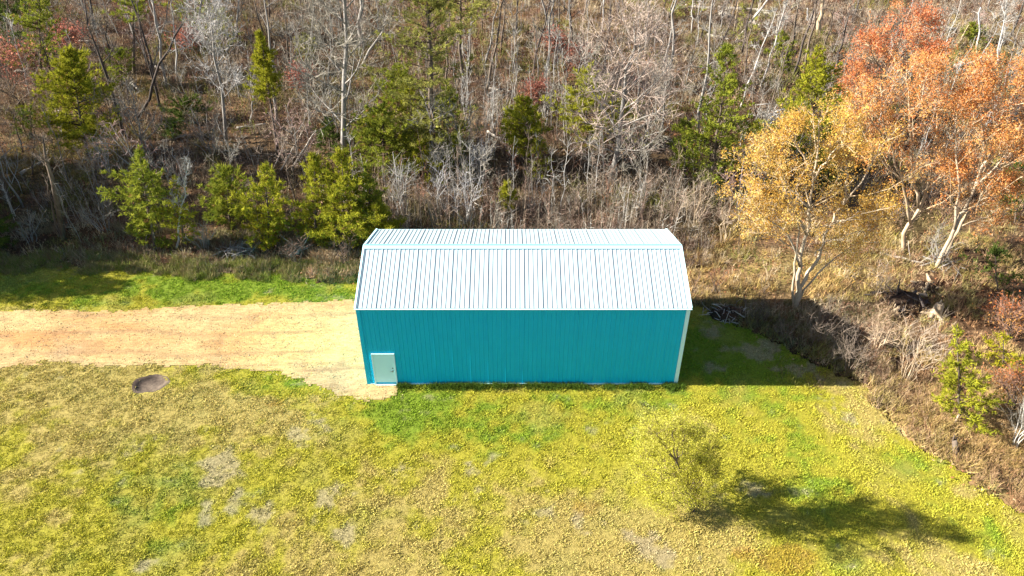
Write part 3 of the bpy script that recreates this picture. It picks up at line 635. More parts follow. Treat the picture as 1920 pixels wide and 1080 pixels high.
for bx, by, tx, ty, bk, w, lab, rr in [
    (940, 100, 953, -60, 'bark', 18, 'slim trunk at the top edge over the roof centre', .13),
    (876, 137, 880, 55, 'bark_white', 10, 'short pale dead pole far back left of centre', .06),
    (1072, 78, 1066, -40, 'bark_dark', 28, 'dark slender tree at the top edge right of centre', .14),
    (1034, 80, 1042, -50, 'bark_dark', 22, 'thin dark trunk beside the dark slender tree at the top', .13),
    (1128, 62, 1138, -40, 'bark_white', 8, 'white dead pole at the top edge', .10),
    (1160, 40, 1158, -40, 'bark', 20, 'short brown trunk at the top edge next to the white dead pole', .12),
    (968, 75, 972, -60, 'bark_dark', 24, 'dark trunk leaning slightly at the top, right of the slim one', .13),
    (1377, 84, 1440, -2, 'dead', 10, 'thick dead trunk leaning right at the top of the wood', .20),
    (1374, 85, 1386, -20, 'bark_tan', 10, 'thin straight trunk behind the thick leaning dead trunk', .09),
    (1387, 205, 1458, 15, 'bark_white', 22, 'pale thin pole leaning right beside the sparse green pine', .10),
    (1425, 165, 1480, -8, 'bark_white', 16, 'longest pale leaning pole right of the sparse green pine', .10),
    (1476, 128, 1503, -30, 'bark', 18, 'thick brown trunk at the top left of the orange maples', .22),
    (1533, 66, 1550, -40, 'bark_tan', 20, 'stout tan trunk at the top edge by a pale snag', .30),
    (1514, 42, 1514, 15, 'bark_white', 4, 'short pale broken snag at the top by the stout tan trunk', .14),
    (1556, 168, 1592, 25, 'bark_dark', 30, 'dark leaning tree with forked top left of the orange maple', .17),
    (1311, 68, 1300, -20, 'bark', 14, 'thin brown trunk at the top right of the spreading bare tree', .12),
    (1345, 55, 1366, -10, 'bark_dark', 12, 'dark thin trunk leaning right in the top row of fallen logs', .12),
    (1308, 85, 1330, 25, 'bark_dark', 10, 'bent dark stem with a pale drooping top near the fallen logs', .09),
    (1296, 65, 1300, -20, 'bark_white', 8, 'pale straight pole at the top above the pinkish tree', .08),
    (1831, 98, 1838, 14, 'bark_white', 10, 'white dead snag far back right', .12),
    (1850, 92, 1867, 28, 'bark', 10, 'dark slanting snag right of the white dead snag', .10),
    (1866, 128, 1892, -20, 'bark_white', 26, 'tall white dead tree near the top right corner', .13),
    (1872, 105, 1886, 55, 'bark_white', 14, 'short white snag with side stubs in the top right corner', .12),
    (1790, 92, 1818, 45, 'bark_tan', 6, 'slanting tan pole behind the orange maple crown', .07),
    (1768, 75, 1766, -10, 'bark', 22, 'thin brown tree at the top right behind orange crown', .10),
    (1625, 85, 1632, 20, 'bark_tan', 14, 'thin tan pole at the top left of the red maple crown', .08),
    (208, 140, 195, 20, 'bark_dark', 16, 'thin dark straight trunk above the broad left pine', .11),
    (243, 200, 236, 148, 'bark_dark', 8, 'short dark stub in the straw clearing on the left', .10),
    (543, 120, 527, -30, 'bark', 28, 'slim brown tree at the top left of the big pale tree', .12),
    (440, 80, 452, -60, 'bark_grey', 40, 'grey bare tree cut by the top edge left of the narrow pine', .16),
    (800, 130, 812, -30, 'bark_dark', 30, 'dark trunk behind the tall pale-green pine', .18),
    (835, 215, 842, 20, 'bark', 22, 'brown trunk right of the tall pale-green pine', .15),
    (755, 135, 762, 60, 'bark', 16, 'slim brown stem above the round deep green pine', .08),
    (1210, 90, 1222, -20, 'bark_grey', 34, 'grey bare tree behind the top of the pinkish tree', .13),
    (1010, 150, 1004, 50, 'bark_grey', 26, 'grey twiggy tree in the reddish thicket at upper centre', .09),
    (45, 290, 20, 205, 'bark_dark', 20, 'thin dark leaning stem low at the far left', .07),
    (60, 330, 64, 255, 'bark', 14, 'crooked thin stem with a whitish tip at the far left', .06),
    (183, 360, 178, 300, 'bark_dark', 8, 'short dark stem under the broad left pine', .06),
    (340, 100, 345, 20, 'bark_grey', 45, 'pale twiggy tree left of the forked grey tree', .1),
    (470, 235, 480, 130, 'bark_grey', 36, 'grey thicket tree just left of the narrow pine', .09),
    (580, 240, 575, 120, 'bark_grey', 40, 'grey twiggy tree left of the big pale trunk', .10),
    (1240, 250, 1250, 120, 'bark_grey', 40, 'grey twiggy tree on the right flank of the pinkish tree', .10),
    (1060, 270, 1052, 170, 'bark_grey', 32, 'grey twiggy tree on the left flank of the pinkish tree', .08),
    (545, 320, 592, 245, 'dead', 10, 'pale dead pole leaning right over the pine row', .09),
    (525, 322, 570, 240, 'dead', 12, 'second pale dead pole leaning right, left of the first', .08),
    (512, 318, 545, 240, 'dead', 12, 'thin dead pole at the left of the leaning pair', .06),
    (1590, 280, 1645, 165, 'bark_tan', 14, 'tan leaning pole inside the orange crown, lower left', .10),
    (1565, 275, 1618, 165, 'bark_tan', 14, 'tan leaning pole between yellow and orange crowns', .09),
    (1610, 270, 1622, 215, 'bark_dark', 12, 'dark short trunk among the tan leaning poles', .10),
    (1905, 235, 1915, 150, 'bark_grey', 30, 'grey bare tree at the right edge beside the orange crown', .10)]:
    nl = 0 if w < 12 else (5 if w < 25 else 8)
    tw = {'bark_white': WHITE, 'bark_grey': GREY, 'bark_tan': TAN, 'dead': TAN}.get(bk, (.26, .21, .17))
    bare((bx, by), (tx, ty), w, lab, bk, tw, .35, nl, 4 if nl else 0, 5, 2, .6, r=rr, wob=.01)

# --- pale leafless shrubs (many stems)
def stems(base_px, top_px, wpx, label, bark='bark_white', twig=WHITE, n=7, ntw=10, droop=0.0, name='bare_shrub', cat='bare shrub', r=.028, sub=5, fine=1, spread=1.0, group=None):
    rng = np.random.default_rng(abs(int(base_px[0] * 7 + base_px[1] * 11))); B = G(*base_px); h = max(.5, at_depth(*top_px, B[1])[2]); w = wpx * depth(B) / F
    tg, cg = Geo(), Geo(); ks = depth(B) / 45
    for k in range(n):
        a = rng.random() * 6.28; q = w * spread * rng.uniform(.3, 1.0); hh = h * rng.uniform(.6, 1.02)
        e = np.array([math.cos(a) * q, math.sin(a) * q, hh]); t = np.linspace(0, 1, 6)[:, None]
        p = np.array([math.cos(a), math.sin(a), 0]) * .1 + e * t * np.array([1, 1, 1]) + np.array([0, 0, 1]) * (.25 * h * t * (1 - t)) - np.array([0, 0, 1]) * droop * hh * t ** 3
        p[1:] += rng.normal(0, .03 * h, (5, 3)); p[0, 2] = -.25
        tg.tube(p, np.linspace(r, r * .3, 6) * ks, 5)
        twiggy(cg, p, r, rng, sub, h * .3, .6, np.array(twig), max(4, ntw // 2), h * .2 + .12, .007 * ks, .25, 0, None, fine, droop * .4)
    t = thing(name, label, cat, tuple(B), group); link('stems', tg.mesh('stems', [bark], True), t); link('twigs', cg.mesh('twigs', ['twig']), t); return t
for a in [
    ((755, 412), (755, 305), 38, 'bright white many-stemmed shrub behind the left part of the roof', 'bark_white', WHITE, 8),
    ((873, 425), (870, 325), 32, 'pale feathery shrub in shade behind the roof, left of centre', 'bark_white', (.46, .45, .45), 6),
    ((905, 345), (900, 265), 30, 'bluish pale shrub in the dark pocket behind the roof', 'bark_white', (.46, .45, .45), 6),
    ((925, 250), (922, 165), 24, 'upright white shrub at upper centre of the thicket', 'bark_white', WHITE, 6),
    ((872, 222), (868, 158), 18, 'small upright white shrub left of the upright centre one', 'bark_white', WHITE, 5),
    ((815, 355), (806, 255), 16, 'slim white shrub in front of the tall pale-green pine', 'bark_white', WHITE, 4),
    ((822, 405), (818, 318), 20, 'thin whitish shrub behind the roof between the pines and dark pocket', 'bark_white', (.46, .45, .45), 5),
    ((1025, 240), (1025, 172), 18, 'small pale shrub right of the lone bright pine', 'bark_white', GREY, 5),
    ((1047, 200), (1047, 155), 14, 'tiny pale shrub at the edge of the pinkish tree', 'bark_white', GREY, 4),
    ((205, 335), (195, 250), 22, 'drooping white shrub under the broad left pine', 'bark_white', WHITE, 6),
    ((345, 345), (335, 290), 34, 'spread pale shrub behind the thin birch top', 'bark_white', GREY, 7),
    ((400, 295), (402, 205), 48, 'rounded beige shrub below the forked grey tree', 'bark_grey', TAN, 9),
    ((450, 400), (445, 350), 30, 'grey shrub between the small dark pine and the pine row', 'bark_grey', GREY, 6),
    ((1150, 395), (1150, 330), 45, 'low tangled beige shrub at the foot of the spreading tree', 'bark_grey', TAN, 8),
    ((1215, 385), (1215, 310), 40, 'beige arching shrub right of the spreading tree foot', 'bark_grey', TAN, 7),
    ((1085, 400), (1085, 340), 36, 'beige twiggy shrub left of the spreading tree foot', 'bark_grey', TAN, 7),
    ((1300, 440), (1296, 345), 26, 'slim tan shrub behind the right end of the roof', 'bark_tan', TAN, 6),
    ((1265, 425), (1268, 350), 26, 'tan shrub just above the right roof corner', 'bark_tan', TAN, 6),
    ((1355, 460), (1352, 375), 28, 'tan shrub in straw between roof and yellow maple', 'bark_tan', TAN, 6),
    ((1440, 235), (1430, 185), 34, 'grey fallen-looking brush right of the sparse green pine', 'bark_white', GREY, 7),
    ((1695, 720), (1700, 600), 46, 'large bare tan shrub with straight stems in the right corner of the lawn', 'bark_tan', TAN, 10),
    ((1640, 660), (1632, 585), 38, 'tangled bare shrub with pale branches at the shadow end', 'bark_tan', (.36, .26, .18), 8),
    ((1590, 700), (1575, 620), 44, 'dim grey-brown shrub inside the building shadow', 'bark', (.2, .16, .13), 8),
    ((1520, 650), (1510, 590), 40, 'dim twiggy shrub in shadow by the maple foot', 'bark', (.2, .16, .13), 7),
    ((1905, 850), (1900, 740), 46, 'pale grey bare shrub at the right edge by the leaf litter', 'bark_white', GREY, 8),
    ((1755, 500), (1750, 440), 40, 'greyish twiggy shrub under the orange maples', 'bark_grey', GREY, 7),
    ((1640, 560), (1635, 500), 36, 'straw-coloured shrub between the two maple trunks', 'bark_tan', TAN, 6),
    ((1345, 550), (1340, 500), 26, 'rusty brown shrub in dry grass right of the building', 'bark', (.25, .12, .07), 6),
    ((560, 495), (558, 440), 32, 'dark brown twiggy shrub at the foot of the pine row', 'bark', (.2, .14, .11), 7),
    ((650, 500), (648, 450), 30, 'brown twiggy shrub left of the building corner', 'bark', (.2, .14, .11), 7),
    ((385, 470), (385, 420), 34, 'bluish grey twiggy shrub at the shaded grass edge', 'bark_grey', GREY, 7),
    ((200, 440), (195, 380), 36, 'grey twiggy shrub right of the dark twin trunk', 'bark_grey', GREY, 7),
    ((60, 460), (60, 410), 36, 'grey twiggy shrub in deep shade at the left edge', 'bark_grey', GREY, 7),
    ((690, 250), (690, 190), 30, 'tan twiggy shrub at the foot of the big pale tree', 'bark_grey', TAN, 6),
]:
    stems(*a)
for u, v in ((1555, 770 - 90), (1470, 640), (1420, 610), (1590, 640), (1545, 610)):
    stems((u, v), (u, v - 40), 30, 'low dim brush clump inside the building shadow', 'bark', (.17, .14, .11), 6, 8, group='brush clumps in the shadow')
# red-budded shrubs
def budded(base_px, top_px, wpx, label, cols, n=6, leaf=.11):
    B = G(*base_px); rng = np.random.default_rng(abs(int(base_px[0] + base_px[1]))); paths = []
    for k in range(n):
        a = rng.uniform(-1, 1); paths.append(([base_px, (base_px[0] + a * wpx * .4, (base_px[1] + top_px[1]) / 2), (top_px[0] + a * wpx, top_px[1] + abs(a) * (base_px[1] - top_px[1]) * .3)], rng.normal(0, 1.0), .5))
    return maple(base_px, paths, label, cols, 'bark', .06, 7, 8, .4, leaf * .7, 1, .2, 'red_bud_shrub', 'shrub', (.25, .15, .11), fine=1)
REDS = [(.36, .13, .095), (.28, .10, .075), (.42, .19, .12)]
for a in (((22, 185), (18, 75), 45, 'red-budded shrub at the left edge below the corner pine'), ((125, 100), (128, 60), 22, 'small red-budded shrub right of the corner pine'), ((1038, 108), (1036, 72), 24, 'small red-budded shrub far back at upper centre'),
          ((1092, 150), (1092, 100), 22, 'pinkish red-budded shrub left of the pinkish tree top'), ((360, 95), (362, 70), 24, 'faint red-budded shrub beside the forked grey tree'), ((1010, 205), (1008, 165), 16, 'rusty red-budded shrub above the lone bright pine'),
          ((567, 175), (566, 140), 14, 'rust coloured small shrub left of the big pale tree'), ((1895, 640), (1900, 560), 44, 'orange-red budded shrub at the right edge over the juniper'), ((1900, 770), (1905, 700), 30, 'reddish twiggy shrub at the right edge below the low juniper')):
    budded(*a, REDS if a[0][0] < 1800 else [(.46, .16, .06), (.40, .20, .07), (.50, .26, .08)])

# --- maples in flower
YEL = [(.60, .38, .085), (.64, .44, .12), (.54, .29, .055), (.66, .50, .17)]
ORG = [(.66, .31, .10), (.62, .24, .08), (.70, .40, .14), (.65, .34, .11)]
RED = [(.62, .23, .10), (.56, .18, .08), (.65, .29, .11)]
b = (1488, 580)
maple(b, [([b, (1494, 540), (1502, 490), (1512, 430), (1520, 380), (1527, 320), (1535, 225)], .5, .9), ([b, (1504, 535), (1530, 490), (1548, 440), (1572, 395), (1625, 330), (1650, 270)], 1.2, .8), ([b, (1486, 540), (1494, 480), (1500, 430), (1488, 380), (1470, 330)], -.5, .5), ([b, (1512, 540), (1545, 500), (1580, 470), (1640, 440)], .6, .45),
          ([(1512, 440), (1490, 390), (1450, 340), (1410, 300)], -1.2, .45), ([(1518, 390), (1470, 345), (1430, 270)], 1.2, .4), ([(1524, 340), (1560, 290), (1600, 235)], -1.0, .45), ([(1560, 420), (1610, 400), (1665, 385)], -1.0, .4),
          ([(1500, 500), (1480, 440), (1440, 410), (1395, 375)], -.6, .4), ([(1527, 330), (1500, 280), (1480, 240)], .4, .4), ([(1580, 395), (1590, 330), (1580, 280)], .6, .4), ([(1528, 480), (1545, 455), (1580, 440), (1640, 430)], 1.2, .35), ([(1505, 480), (1470, 455), (1400, 400)], .8, .3)],
      'yellow-orange flowering maple at the right end of the shadow', YEL, 'bark_pale', .17, 10, 10, .38, .062, 6, .5)
b = (1690, 475)
maple(b, [([b, (1700, 430), (1722, 390), (1745, 330), (1755, 240), (1760, 150)], .5, 1.0), ([(1708, 420), (1690, 340), (1660, 250), (1650, 160)], -1, .6), ([(1722, 390), (1710, 300), (1705, 200), (1700, 130)], 1.5, .6), ([(1748, 300), (1800, 240), (1840, 170)], -.8, .5), ([(1690, 340), (1640, 290), (1610, 230)], 1, .45), ([(1730, 360), (1770, 330), (1800, 320)], -1, .4), ([(1755, 250), (1730, 190), (1740, 120)], -.5, .4), ([(1665, 270), (1630, 220), (1612, 175)], -.5, .4)],
      'large orange flowering maple right of the yellow one, tan leaning trunk', ORG, 'bark_tan', .16, 10, 11, .38, .058, 6, .3)
b = (1752, 505)
maple(b, [([b, (1775, 455), (1810, 390), (1845, 310), (1870, 220), (1880, 120)], .5, 1.0), ([(1790, 430), (1800, 350), (1790, 260), (1800, 180)], 1, .6), ([(1830, 350), (1880, 300), (1915, 230)], -1, .5), ([(1850, 300), (1840, 220), (1835, 130)], .8, .5), ([(1800, 400), (1850, 380), (1900, 350)], 1, .4), ([(1865, 240), (1900, 180), (1925, 130)], .3, .4), ([(1845, 310), (1885, 260), (1940, 260)], 1.5, .4)],
      'orange flowering maple furthest right with pale leaning trunk', ORG, 'bark_pale', .15, 10, 11, .38, .058, 6, .32)
b = (1768, 492)
maple(b, [([b, (1790, 440), (1830, 385), (1870, 320), (1930, 240)], -1.5, 1.0), ([(1830, 385), (1860, 360), (1920, 345)], -1, .5), ([(1800, 425), (1840, 410), (1890, 400)], 1, .4)],
      'slim orange maple leaning right beside the furthest right maple', ORG, 'bark_tan', .13, 7, 8, .34, .065, 7, .4)
b = (1660, 235)
maple(b, [([b, (1665, 180), (1675, 120), (1690, 65), (1700, 15)], .5, 1.0), ([(1668, 160), (1640, 110), (1630, 80)], 0, .5), ([(1675, 120), (1720, 80), (1730, 40)], 1, .5), ([(1668, 160), (1720, 130), (1755, 105)], -1, .5), ([(1665, 180), (1620, 160), (1595, 140)], .5, .4)],
      'red-orange flowering maple behind the orange ones, topmost of them', RED, 'bark', .14, 9, 9, .36, .06, 7, .3)
# young leafy tree on the lawn
LIME = [(.50, .48, .07), (.45, .44, .055), (.55, .52, .12), (.40, .40, .05)]
b = (1306, 956)
maple(b, [([b, (1290, 930), (1275, 890), (1264, 840), (1262, 808)], -1.0, 1.0), ([(1290, 930), (1245, 910), (1205, 890)], -.4, .5), ([(1282, 910), (1230, 870), (1200, 855)], .5, .5), ([(1280, 900), (1310, 870), (1330, 840)], .3, .55), ([(1270, 870), (1235, 830), (1210, 810)], -.5, .5), ([(1268, 860), (1295, 820), (1300, 812)], -.4, .5), ([(1272, 870), (1245, 835), (1232, 812)], -1.5, .45), ([(1270, 880), (1270, 840), (1285, 815)], -1.4, .45),
          ([(1290, 930), (1320, 905), (1345, 885)], -.5, .45), ([(1295, 940), (1260, 940), (1230, 945)], -.6, .4), ([(1285, 915), (1290, 890), (1320, 880)], -.9, .4), ([(1276, 890), (1240, 890), (1190, 905)], .6, .4), ([(1284, 915), (1270, 905), (1240, 925)], -1.1, .4), ([(1290, 930), (1300, 890), (1310, 840)], 1.6, .45), ([(1290, 930), (1270, 880), (1220, 835)], 1.8, .45), ([(1290, 930), (1295, 920), (1300, 905)], -2.0, .4), ([(1285, 915), (1265, 890), (1225, 880)], -2.0, .4)],
      'young yellow-green leafy tree standing alone on the lawn', LIME, 'bark', .065, 10, 9, .42, .05, 8, .26, 'young_tree', 'young tree', (.16, .12, .06), .5, 1.0, 2, .55)

# ------------------------------------------------------------------ thin saplings, one by one
def sapling_mesh(seed, h, bark, col):
    rng = np.random.default_rng(seed); tg, cg = Geo(), Geo(); P = trunk_line(np.array([rng.normal(0, .06) * h, rng.normal(0, .04) * h, h]), 6, .015, rng); P[0, 2] = -.4
    tg.tube(P, np.linspace(.032, .01, 6), 5); tips = twiggy(cg, P, .03, rng, 8, h * .2, .7, np.array(col), 4, h * .11, .011, .25, 0, None, 1)
    return tg.mesh('trunk', [bark], True), cg.mesh('crown', ['twig'])
KINDS = [[sapling_mesh(200 + i * 10 + k, hh, bk, cc) for k in range(4)] for i, (hh, bk, cc) in enumerate(((5, 'bark_grey', GREY), (5, 'bark_white', WHITE), (5, 'bark', (.25, .19, .15)), (5, 'bark', (.30, .15, .10))))]
MARKS = [(165, 300, 'the broad far-left pine'), (290, 470, 'the open-trunked edge pine'), (430, 425, 'the small dark edge pine'), (592, 455, 'the close pine row'), (648, 322, 'the big pale trunk'), (522, 290, 'the narrow leaning pine'), (425, 270, 'the forked grey tree'),
         (253, 230, 'the crossing dead trunks'), (812, 325, 'the tall pale-green pine'), (745, 200, 'the round deep green pine'), (985, 315, 'the lone bright pine'), (925, 250, 'the upright white shrub'), (950, 405, 'the tiny bright pine'), (755, 412, 'the white many-stemmed shrub'),
         (1143, 350, 'the wide spreading bare tree'), (1100, 272, 'the soft pale pine'), (1330, 375, 'the sparse green pine'), (1425, 165, 'the leaning pale poles'), (1377, 84, 'the thick leaning dead trunk'), (1520, 265, 'the pointed yellow-green pine'), (1660, 235, 'the red-orange maple'),
         (1488, 480, 'the yellow maple crown'), (1690, 400, 'the large orange maple'), (1400, 20, 'the long pale fallen log'), (78, 165, 'the tall corner pine'), (121, 455, 'the dark twin trunks'), (940, 100, 'the slim top trunk'), (1036, 80, 'the dark slender tree'), (1831, 98, 'the white dead snag'),
         (1280, 440, 'the right roof corner'), (329, 470, 'the thin birch'), (873, 425, 'the pale feathery shrub'), (676, 105, 'the thick grey top trunk'), (20, 390, 'the thick left-edge trunk'), (868, 175, 'the far pale-green pine'), (1556, 168, 'the dark forked leaning tree'), (1210, 90, 'the grey tree at the top'), (500, 60, 'the slim brown top tree'), (120, 60, 'the corner red shrub')]
def beside(u, v):
    d = [((u - a) ** 2 + ((v - b) * 1.6) ** 2) for a, b, _ in MARKS]; k = int(np.argmin(d)); a, b, ph = MARKS[k]; du, dv = u - a, (v - b) * 1.6; near = 'close ' if d[k] < 45 ** 2 else ''
    if abs(du) > 2 * abs(dv): w = 'right of' if du > 0 else 'left of'
    elif abs(dv) > 2 * abs(du): w = 'in front of' if dv > 0 else 'behind'
    else: w = ('in front and ' if dv > 0 else 'behind and ') + ('right of' if du > 0 else 'left of')
    return near + w + ' ' + ph
SLAB = ['thin grey leafless sapling among the brown brush of the woods', 'thin pale white leafless sapling among the brush of the woods', 'thin brown leafless sapling among the brush of the woods', 'thin reddish leafless sapling among the brush of the woods']
SGRP = ['grey saplings in the woods', 'pale saplings in the woods', 'brown saplings in the woods', 'reddish saplings in the woods']
rng = np.random.default_rng(99); placed = 0
while placed < 285:
    u, v = rng.uniform(-20, 1940), 500 * rng.random() ** .8
    z = None
    if rng.random() < .25: u, v = rng.uniform(850, 1070), rng.uniform(150, 410)
    if 690 < u < 1270 and v > 455: continue
    if 1480 < u and v > 480: continue
    if u < 660 and v > 470: continue
    p = G(u, v)
    if is_lawn(p[0], p[1]) or in_house(p[0], p[1], .6): continue
    k = rng.choice(4, p=[.38, .22, .25, .15]) if not (850 < u < 1070) else rng.choice(4, p=[.35, .32, .21, .12])
    h = rng.uniform(2.5, 6.0) if v > 250 else rng.uniform(3, 8.5)
    tm, cm = KINDS[k][rng.integers(4)]; sz = 'short' if h < 3.4 else ('mid-height' if h < 5 else 'tall'); t = thing('bare_sapling', f"{sz} {('grey', 'pale white', 'brown', 'reddish')[k]} leafless sapling {beside(u, v)}", 'sapling', (p[0], p[1], .02), SGRP[k])
    s = h / 5; t.scale = (s * .9, s * .9, s); t.rotation_euler = (rng.normal(0, .06), rng.normal(0, .06), rng.random() * 6.28)
    link('trunk', tm, t); link('crown', cm, t); placed += 1

# small twiggy understory trees, copies of a few
def thicket_mesh(seed, h, bark, col):
    rng = np.random.default_rng(seed); tg, cg = Geo(), Geo(); P = trunk_line(np.array([rng.normal(0, .08) * h, rng.normal(0, .08) * h, h]), 7, .02, rng); P[0, 2] = -.4
    tg.tube(P, np.linspace(.075, .015, 7), 6)
    for k in range(7):
        f = rng.uniform(.2, .85); a = k * 2.4 + rng.random(); s0 = P[0] + (P[-1] - P[0]) * f; d = unit(np.array([math.cos(a), math.sin(a), .8])); p = [s0]
        for j in range(4): p.append(p[-1] + d * h * .11 * (1.2 - f * .5)); d = unit(d + rng.normal(0, .2, 3) + [0, 0, .05])
        tg.tube(p, np.linspace(.035, .01, 5), 4); twiggy(cg, p, .03, rng, 5, h * .16, .4, np.array(col), 5, h * .09, .013, .2, 0, None, 2)
    twiggy(cg, P, .03, rng, 6, h * .2, .6, np.array(col), 5, h * .09, .013, .5, 0, None, 2)
    return tg.mesh('trunk', [bark], True), cg.mesh('crown', ['twig'])
TH = [('grey twiggy understory tree in the thick of the woods', 'grey understory trees', [thicket_mesh(500 + k, 6, 'bark_grey', GREY) for k in range(3)]),
      ('brown twiggy understory tree in the thick of the woods', 'brown understory trees', [thicket_mesh(510 + k, 6, 'bark', (.25, .2, .165)) for k in range(3)]),
      ('pinkish twiggy understory tree in the thick of the woods', 'pinkish understory trees', [thicket_mesh(520 + k, 6, 'bark_grey', (.36, .25, .22)) for k in range(2)])]
rng = np.random.default_rng(123); placed = 0
while placed < 105:
    u, v = rng.uniform(-20, 1930), rng.uniform(30, 400)
    if not (u < 690 or 1040 < u < 1330 or (1330 < u < 1620 and v < 260) or (u > 1600 and v < 130) or rng.random() < .35): continue
    if 1480 < u and v > 260: continue
    p = G(u, v); k = rng.choice(3, p=[.45, .35, .2]); lab, grp, ms = TH[k]; tm, cm = ms[rng.integers(len(ms))]
    q = rng.uniform(.55, 1.15); t = thing('understory_tree', f"{'small' if q < .75 else ('middling' if q < .95 else 'larger')} {lab.split()[0]} twiggy understory tree {beside(u, v)}", 'understory tree', (p[0], p[1], .02), grp); t.scale = (q, q, q * rng.uniform(.9, 1.2)); t.rotation_euler = (rng.normal(0, .08), rng.normal(0, .08), rng.random() * 6.28)
    link('trunk', tm, t); link('crown', cm, t); placed += 1

# tall thin forest trunks far back, copies of a few
def tall_mesh(seed, bark, col, limbs):
    rng = np.random.default_rng(seed); h = 14; tg, cg = Geo(), Geo(); P = trunk_line(np.array([rng.normal(0, .05) * h, rng.normal(0, .04) * h, h]), 9, .008, rng); P[0, 2] = -.4
    tg.tube(P, np.linspace(.14, .03, 9), 6)
    for k in range(limbs):
        f = rng.uniform(.35, .97); a = k * 2.4 + rng.random(); s0 = np.array([np.interp(f, np.linspace(0, 1, 9), P[:, c]) for c in range(3)]); d = unit(np.array([math.cos(a), math.sin(a), rng.uniform(.1, .9)])); ll = rng.uniform(.8, 2.4) * (1.2 - f * .5); p = s0 + d * np.linspace(0, ll, 4)[:, None]; p[1:] += rng.normal(0, .08, (3, 3))
        tg.tube(p, np.linspace(.04, .012, 4), 4); twiggy(cg, p, .03, rng, 4, ll * .45, .4, np.array(col), 4, ll * .25, .014, .25, 0, None, 1)
    return tg.mesh('trunk', [bark], True), cg.mesh('crown', ['twig'])
TALL = [('grey', [tall_mesh(600 + k, 'bark_grey', GREY, 12) for k in range(2)]), ('dark', [tall_mesh(610 + k, 'bark_dark', BRN, 9) for k in range(2)]), ('pale', [tall_mesh(620 + k, 'bark_white', WHITE, 5) for k in range(2)]), ('brown', [tall_mesh(630 + k, 'bark', (.25, .2, .16), 10) for k in range(2)])]
rng = np.random.default_rng(321); placed = 0
while placed < 62:
    u, v = rng.uniform(-20, 1930), rng.uniform(15, 260)
    if (v > 190 and rng.random() < .6) or (u > 1600 and v > 110): continue
    p = G(u, v); k = rng.choice(4, p=[.35, .25, .15, .25]); nm, ms = TALL[k]; tm, cm = ms[rng.integers(2)]; lean = rng.normal(0, .11); q = rng.uniform(.55, 1.1)
    t = thing('forest_tree', f"{'leaning' if abs(lean) > .14 else 'upright'} {'short' if q < .72 else 'tall'} {nm} forest trunk {beside(u, v)}", 'forest tree', (p[0], p[1], .02), 'tall thin forest trunks')
    t.scale = (q, q, q); t.rotation_euler = (rng.normal(0, .05), lean, rng.uniform(-.5, .5)); link('trunk', tm, t); link('crown', cm, t); placed += 1

# ------------------------------------------------------------------ fallen logs, stumps, debris
def log(p0, p1, r, label, bark='dead', stubs=4, name='fallen_log'):
    A, Bq = G(*p0), G(*p1); A[2] = r * .8 + .08; Bq[2] = r * .8 + .2; rng = np.random.default_rng(abs(int(p0[0] + p1[1]))); g = Geo()
    P = A + (Bq - A) * np.linspace(0, 1, 7)[:, None]; P[1:-1] += rng.normal(0, .06, (5, 3)); O = A.copy(); P = P - O
    g.tube(P, np.linspace(r, r * .55, 7), 8)
    for k in range(stubs):
        f = rng.uniform(.3, .95); c = P[0] + (P[-1] - P[0]) * f; e = unit(rng.normal(0, 1, 3) + np.array([0, 0, .8])) * rng.uniform(.5, 1.6); g.tube([c, c + e * .5, c + e + [0, 0, .1]], [r * .3, r * .2, .01], 4)
    return tag(link(name, g.mesh(name, [bark], True), None, tuple(O)), label, 'log')
for a in (((1283, 14), (1340, 22), .22, 'pale fallen log at the top, left of the longer one'), ((1345, 18), (1448, 28), .24, 'long pale fallen log at the top right of centre'), ((1350, 33), (1366, 38), .45, 'short thick white log piece below the long pale log'),
          ((1325, 68), (1366, 79), .18, 'white fallen log lying by the thick leaning trunk'), ((1408, 45), (1425, 56), .25, 'short log behind the thick leaning dead trunk'), ((1430, 28), (1480, 35), .15, 'thin fallen log at the right end of the long pale one'),
          ((1305, 377), (1375, 381), .16, 'grey log lying in brush behind the yellow maple'), ((905, 167), (962, 178), .13, 'white fallen log in the upper centre thicket'), ((232, 148), (268, 178), .16, 'pale fallen log slanting in the straw clearing on the left'),
          ((283, 126), (312, 137), .16, 'short pale log behind the crossing trunks'), ((30, 137), (52, 139), .14, 'small pale log in the red shrubs at the left edge'), ((305, 268), (352, 258), .13, 'thin pale log in the dark hollow on the left'), ((445, 243), (500, 238), .11, 'thin log lying left of the narrow pine foot'),
          ((145, 80), (172, 82), .15, 'pale log behind the top left pines'), ((915, 250), (945, 275), .13, 'leaning log in the centre thicket'), ((455, 470), (480, 492), .12, 'white-ended log sticking out of brush onto the grass'), ((1560, 455), (1640, 462), .12, 'white fallen log under the yellow maple crown'),
          ((1648, 478), (1730, 500), .10, 'thin grey fallen pole between the maple trunks'), ((1730, 60), (1790, 62), .35, 'curved pale log behind the red maple crown'), ((1790, 130), (1850, 122), .3, 'mossy log behind the orange crown at right'), ((545, 485), (572, 470), .14, 'bleached log piece at the wood edge below the pine row'), ((40, 330), (90, 305), .15, 'dark rotten log on the slope at the far left')):
    log(*a)
